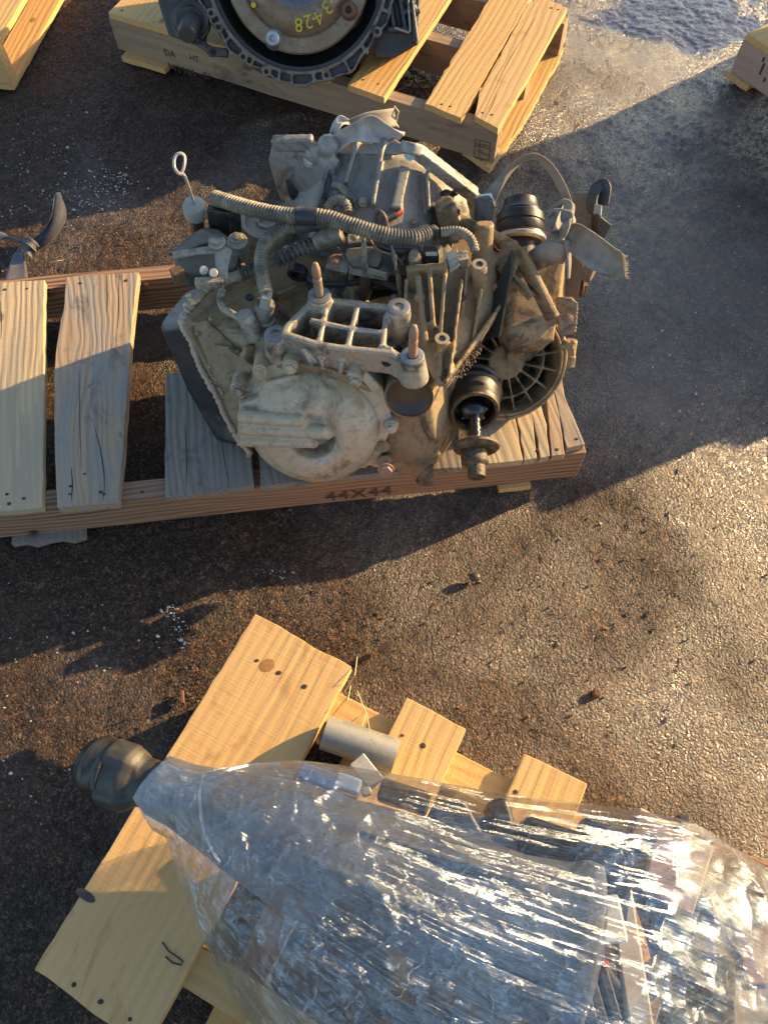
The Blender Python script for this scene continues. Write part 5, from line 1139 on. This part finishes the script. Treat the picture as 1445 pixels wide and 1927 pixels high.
amp = np.interp(SS, [0, .06, .15, 1], [.15, .5, 1, 1]) * (.25 + .75 * att)
P3[..., 2] += np.maximum((fan + crm + crm2) * amp, -.005)
# skirt that folds under at both long sides
def skirt(edge, inward):
    rows = []
    for k, (dz, di) in enumerate(((.0, 0), (.02, .003), (.05, .012), (.08, .03))):
        e = edge.copy(); e[:, 2] -= dz * np.interp(np.linspace(0, 1, ns), [0, .1, 1], [.3, 1, 1]); e += inward * di; rows.append(e)
    return rows
mid = P3[:, nt_ // 2, :]
ia = mid - A_; ia[:, 2] = 0; ia /= np.linalg.norm(ia, axis=1)[:, None]; ib = mid - B_; ib[:, 2] = 0; ib /= np.linalg.norm(ib, axis=1)[:, None]
sa = skirt(P3[:, 0, :], ia)[::-1][:-1]; sb = skirt(P3[:, -1, :], ib)[1:]
full = np.concatenate([np.stack(sa, 1), P3, np.stack(sb, 1)], 1)
def film_mat():
    m, nt, b = mat_new('stretch_film'); nt.nodes.remove(b); out_ = nt.nodes['Material Output']
    uv = N(nt, 'ShaderNodeAttribute', attribute_name='pull'); g = uv.outputs['Vector']; p = pos(nt)
    k = N(nt, 'ShaderNodeMapping'); k.inputs['Scale'].default_value = (3, 70, 1); nt.links.new(g, k.inputs[0])
    k2 = N(nt, 'ShaderNodeMapping'); k2.inputs['Scale'].default_value = (8, 260, 1); nt.links.new(g, k2.inputs[0])
    st1 = noise(nt, k.outputs[0], 1.0, 6, .65, .4); st2 = noise(nt, k2.outputs[0], 1.0, 3, .6, .2)
    cr = N(nt, 'ShaderNodeTexVoronoi', feature='DISTANCE_TO_EDGE'); cr.inputs['Scale'].default_value = 20
    wp = N(nt, 'ShaderNodeVectorMath', operation='ADD'); nz = N(nt, 'ShaderNodeTexNoise'); nz.inputs['Scale'].default_value = 20; nz.inputs['Detail'].default_value = 4; nt.links.new(p, nz.inputs['Vector'])
    sc = N(nt, 'ShaderNodeVectorMath', operation='SCALE'); sc.inputs['Scale'].default_value = .05; nt.links.new(nz.outputs['Color'], sc.inputs[0]); nt.links.new(p, wp.inputs[0]); nt.links.new(sc.outputs[0], wp.inputs[1]); nt.links.new(wp.outputs[0], cr.inputs['Vector'])
    crease = ramp(nt, cr.outputs['Distance'], [(0, 1), (.05, 0)])
    cl = noise(nt, p, 7, 5, .6, .5); fine = noise(nt, p, 140, 4, .7, .6)
    b1 = N(nt, 'ShaderNodeBump'); b1.inputs['Distance'].default_value = .004; b1.inputs['Strength'].default_value = .9
    hh = mth(nt, 'ADD', mth(nt, 'MULTIPLY', st1, .8), mth(nt, 'ADD', mth(nt, 'MULTIPLY', st2, .3), mth(nt, 'MULTIPLY', fine, .25)))
    hh = mth(nt, 'ADD', hh, mth(nt, 'MULTIPLY', crease, .15)); nt.links.new(hh, b1.inputs['Height'])
    tr = N(nt, 'ShaderNodeBsdfTransparent'); tr.inputs[0].default_value = (.96, .97, .98, 1)
    gl_ = N(nt, 'ShaderNodeBsdfGlossy'); gl_.inputs['Roughness'].default_value = .11; gl_.inputs[0].default_value = (.88, .94, 1, 1); nt.links.new(b1.outputs[0], gl_.inputs['Normal'])  # bluish gloss: extra sky reflection put into the clear film's colour
    df = N(nt, 'ShaderNodeBsdfDiffuse'); df.inputs[0].default_value = (.55, .60, .70, 1); nt.links.new(b1.outputs[0], df.inputs['Normal'])
    g2n = N(nt, 'ShaderNodeBsdfGlossy'); g2n.inputs['Roughness'].default_value = .30; g2n.inputs[0].default_value = (.80, .90, 1, 1); nt.links.new(b1.outputs[0], g2n.inputs['Normal']); gm_ = N(nt, 'ShaderNodeMixShader'); nt.links.new(ramp(nt, cl, [(.4, .15), (.65, .6)]), gm_.inputs[0]); nt.links.new(gl_.outputs[0], gm_.inputs[1]); nt.links.new(g2n.outputs[0], gm_.inputs[2])
    tl = N(nt, 'ShaderNodeBsdfTranslucent'); tl.inputs[0].default_value = (.7, .72, .75, 1)
    md = N(nt, 'ShaderNodeMixShader'); md.inputs[0].default_value = .3; nt.links.new(df.outputs[0], md.inputs[1]); nt.links.new(tl.outputs[0], md.inputs[2])
    mg = N(nt, 'ShaderNodeMixShader'); nt.links.new(gm_.outputs[0], mg.inputs[1]); nt.links.new(md.outputs[0], mg.inputs[2])
    nt.links.new(ramp(nt, st1, [(.4, .02), (.75, .17)]), mg.inputs[0])
    lw = N(nt, 'ShaderNodeLayerWeight'); lw.inputs['Blend'].default_value = .35
    f = mth(nt, 'ADD', ramp(nt, st2, [(.52, 0), (.75, .16)]), mth(nt, 'ADD', ramp(nt, cl, [(.38, .05), (.66, .32)]), mth(nt, 'ADD', mth(nt, 'MULTIPLY', crease, .10), mth(nt, 'MULTIPLY', lw.outputs['Facing'], .35))))
    f = mth(nt, 'MINIMUM', f, .9)
    mx = N(nt, 'ShaderNodeMixShader'); nt.links.new(f, mx.inputs[0]); nt.links.new(tr.outputs[0], mx.inputs[1]); nt.links.new(mg.outputs[0], mx.inputs[2])
    nt.links.new(mx.outputs[0], out_.inputs[0]); return m
M['film'] = film_mat()
film = gridmesh('stretch_wrap', full[..., 0], full[..., 1], full[..., 2], M['film'])
at = film.data.attributes.new('pull', 'FLOAT_VECTOR', 'POINT')
nf_ = full.shape[1]; buf = np.zeros((ns, nf_, 3), np.float32); buf[..., 0] = np.linspace(0, 1, ns)[:, None]; buf[..., 1] = np.linspace(0, 1, nf_)[None, :]
at.data.foreach_set('vector', buf.ravel())
tag(film, 'crinkled clear stretch film pulled tight over the transmission on the front pallet', 'plastic wrap')
for nm, pts, r in (('film_fold', ((383, 1459), (376, 1490), (379, 1540), (392, 1585), (415, 1625)), .0016), ('film_fold', ((383, 1459), (420, 1452), (470, 1440), (530, 1436)), .0022)):
    cpts = []
    for x, y in pts:
        p = W(x, y, .30); d2 = ((full[..., 0] - p.x) ** 2 + (full[..., 1] - p.y) ** 2); i = np.unravel_index(np.argmin(d2), d2.shape); q = full[i]; cpts.append(W(x, y, float(q[2]) + .003))
    build(nm, MB().tube(arclen(spline(cpts, 8), .004), r, 6), M['film'], film, smooth=True)

# ------------------------------------------------------------------ loose things
pa, pb = W(612, 1378, .155), W(745, 1424, .150)
pt = thing('metal_pipe', pa, 'short grey metal pipe lying between two boards of the front pallet', 'pipe')
build('pipe_wall', MB().ringpipe(pa, pb, .0255, .0225, 40), M['pipe'], pt, smooth=True)
build('pipe_bore', MB().lathe(pa, pb - pa, [(.004, .0226), (.005, .001)], 30), M['hole'], pt)
def flake_field(name, spots, mat, size, kind='stuff', zz=.0):
    mb = MB()
    for cx, cy, sx, sy, nn in spots:
        for i in range(nn):
            p = W(random.gauss(cx, sx), random.gauss(cy, sy), 0); s_ = size * random.uniform(.4, 1.3) * (1 if random.random() > .1 else 1.8); k = random.randint(5, 7); a0 = random.random() * 6.28
            z = float((vnoise(np.array([p.x]), np.array([p.y]), 3, 1)[0] - .5) * .010 + (vnoise(np.array([p.x]), np.array([p.y]), 11, 2)[0] - .5) * .006 - .006)
            tilt = V(random.gauss(0, .25), random.gauss(0, .25), 1)
            pts = [V(p.x + math.cos(a0 + j * 6.28 / k) * s_ * random.uniform(.6, 1.2), p.y + math.sin(a0 + j * 6.28 / k) * s_ * random.uniform(.5, 1), 0) for j in range(k)]
            pts = [V(q.x, q.y, z + .0035 + zz - ((q.x - p.x) * tilt.x + (q.y - p.y) * tilt.y)) for q in pts]
            mb.prism(pts, V(0, 0, -s_ * .5), .9)
    o = build(name, mb, mat); tag(o, kind=kind); return o
M['flake'] = plain('pale_chips', (.50, .47, .42), .8, 0, 90, .3); M['stone'] = plain('brown_grit', (.12, .08, .048), .55, 0, 200, .8, .001)
flake_field('paint_flakes', [(318, 1150, 9, 10, 26), (335, 1185, 9, 14, 24), (345, 1210, 6, 6, 10), (290, 1195, 14, 8, 6), (210, 350, 28, 18, 90), (170, 385, 40, 20, 80), (215, 330, 22, 10, 40), (100, 330, 60, 50, 50), (60, 400, 40, 30, 20), (70, 250, 60, 60, 30), (15, 470, 15, 15, 6), (140, 1200, 120, 60, 30), (60, 1400, 40, 90, 20), (520, 1080, 16, 6, 12), (1250, 400, 120, 160, 40), (1300, 700, 90, 100, 30)], M['flake'], .0019)
flake_field('loose_grit', [(360, 1310, 30, 45, 420), (300, 1400, 60, 40, 320), (100, 1500, 80, 40, 300), (640, 1160, 110, 45, 420), (1080, 1200, 260, 160, 900), (1250, 1000, 160, 120, 400), (230, 440, 90, 22, 380), (620, 225, 60, 8, 120), (480, 185, 20, 6, 60), (260, 170, 60, 60, 160)], M['stone'], .0015)
nut = thing('steel_nut', W(1121, 1306, 0), 'small rusty round nut on the sunlit pavement right of the front pallet', 'nut'); build('nut_body', MB().lathe(W(1121, 1306, -.004), V(0, 0, 1), [(0, .0075), (.009, .0075), (.011, .006), (.0112, .001)], 14), M['rust'], nut, bevel=.001)
tag(build('wood_chip', MB().prism(px([(712, 1222), (722, 1210), (733, 1208), (730, 1216), (716, 1226)], .012), V(0, 0, -.010)), M['nail']), 'dark little chip on the pavement between the middle and front pallets', 'chip')
tag(build('wood_chip', MB().prism(px([(340, 1300), (344, 1298), (346, 1322), (341, 1324)], .012), V(0, 0, -.010)), M['rust']), 'upright rusty sliver on the ground left of the big front board', 'chip')
tag(build('dark_lump', MB().ball(W(893, 1086, .006), .012, (1, .8, .7), 10), M['cast_dark'], remesh=.003, sm=1), 'dark lump of grime on the shaded pavement in front of the middle pallet', 'debris')
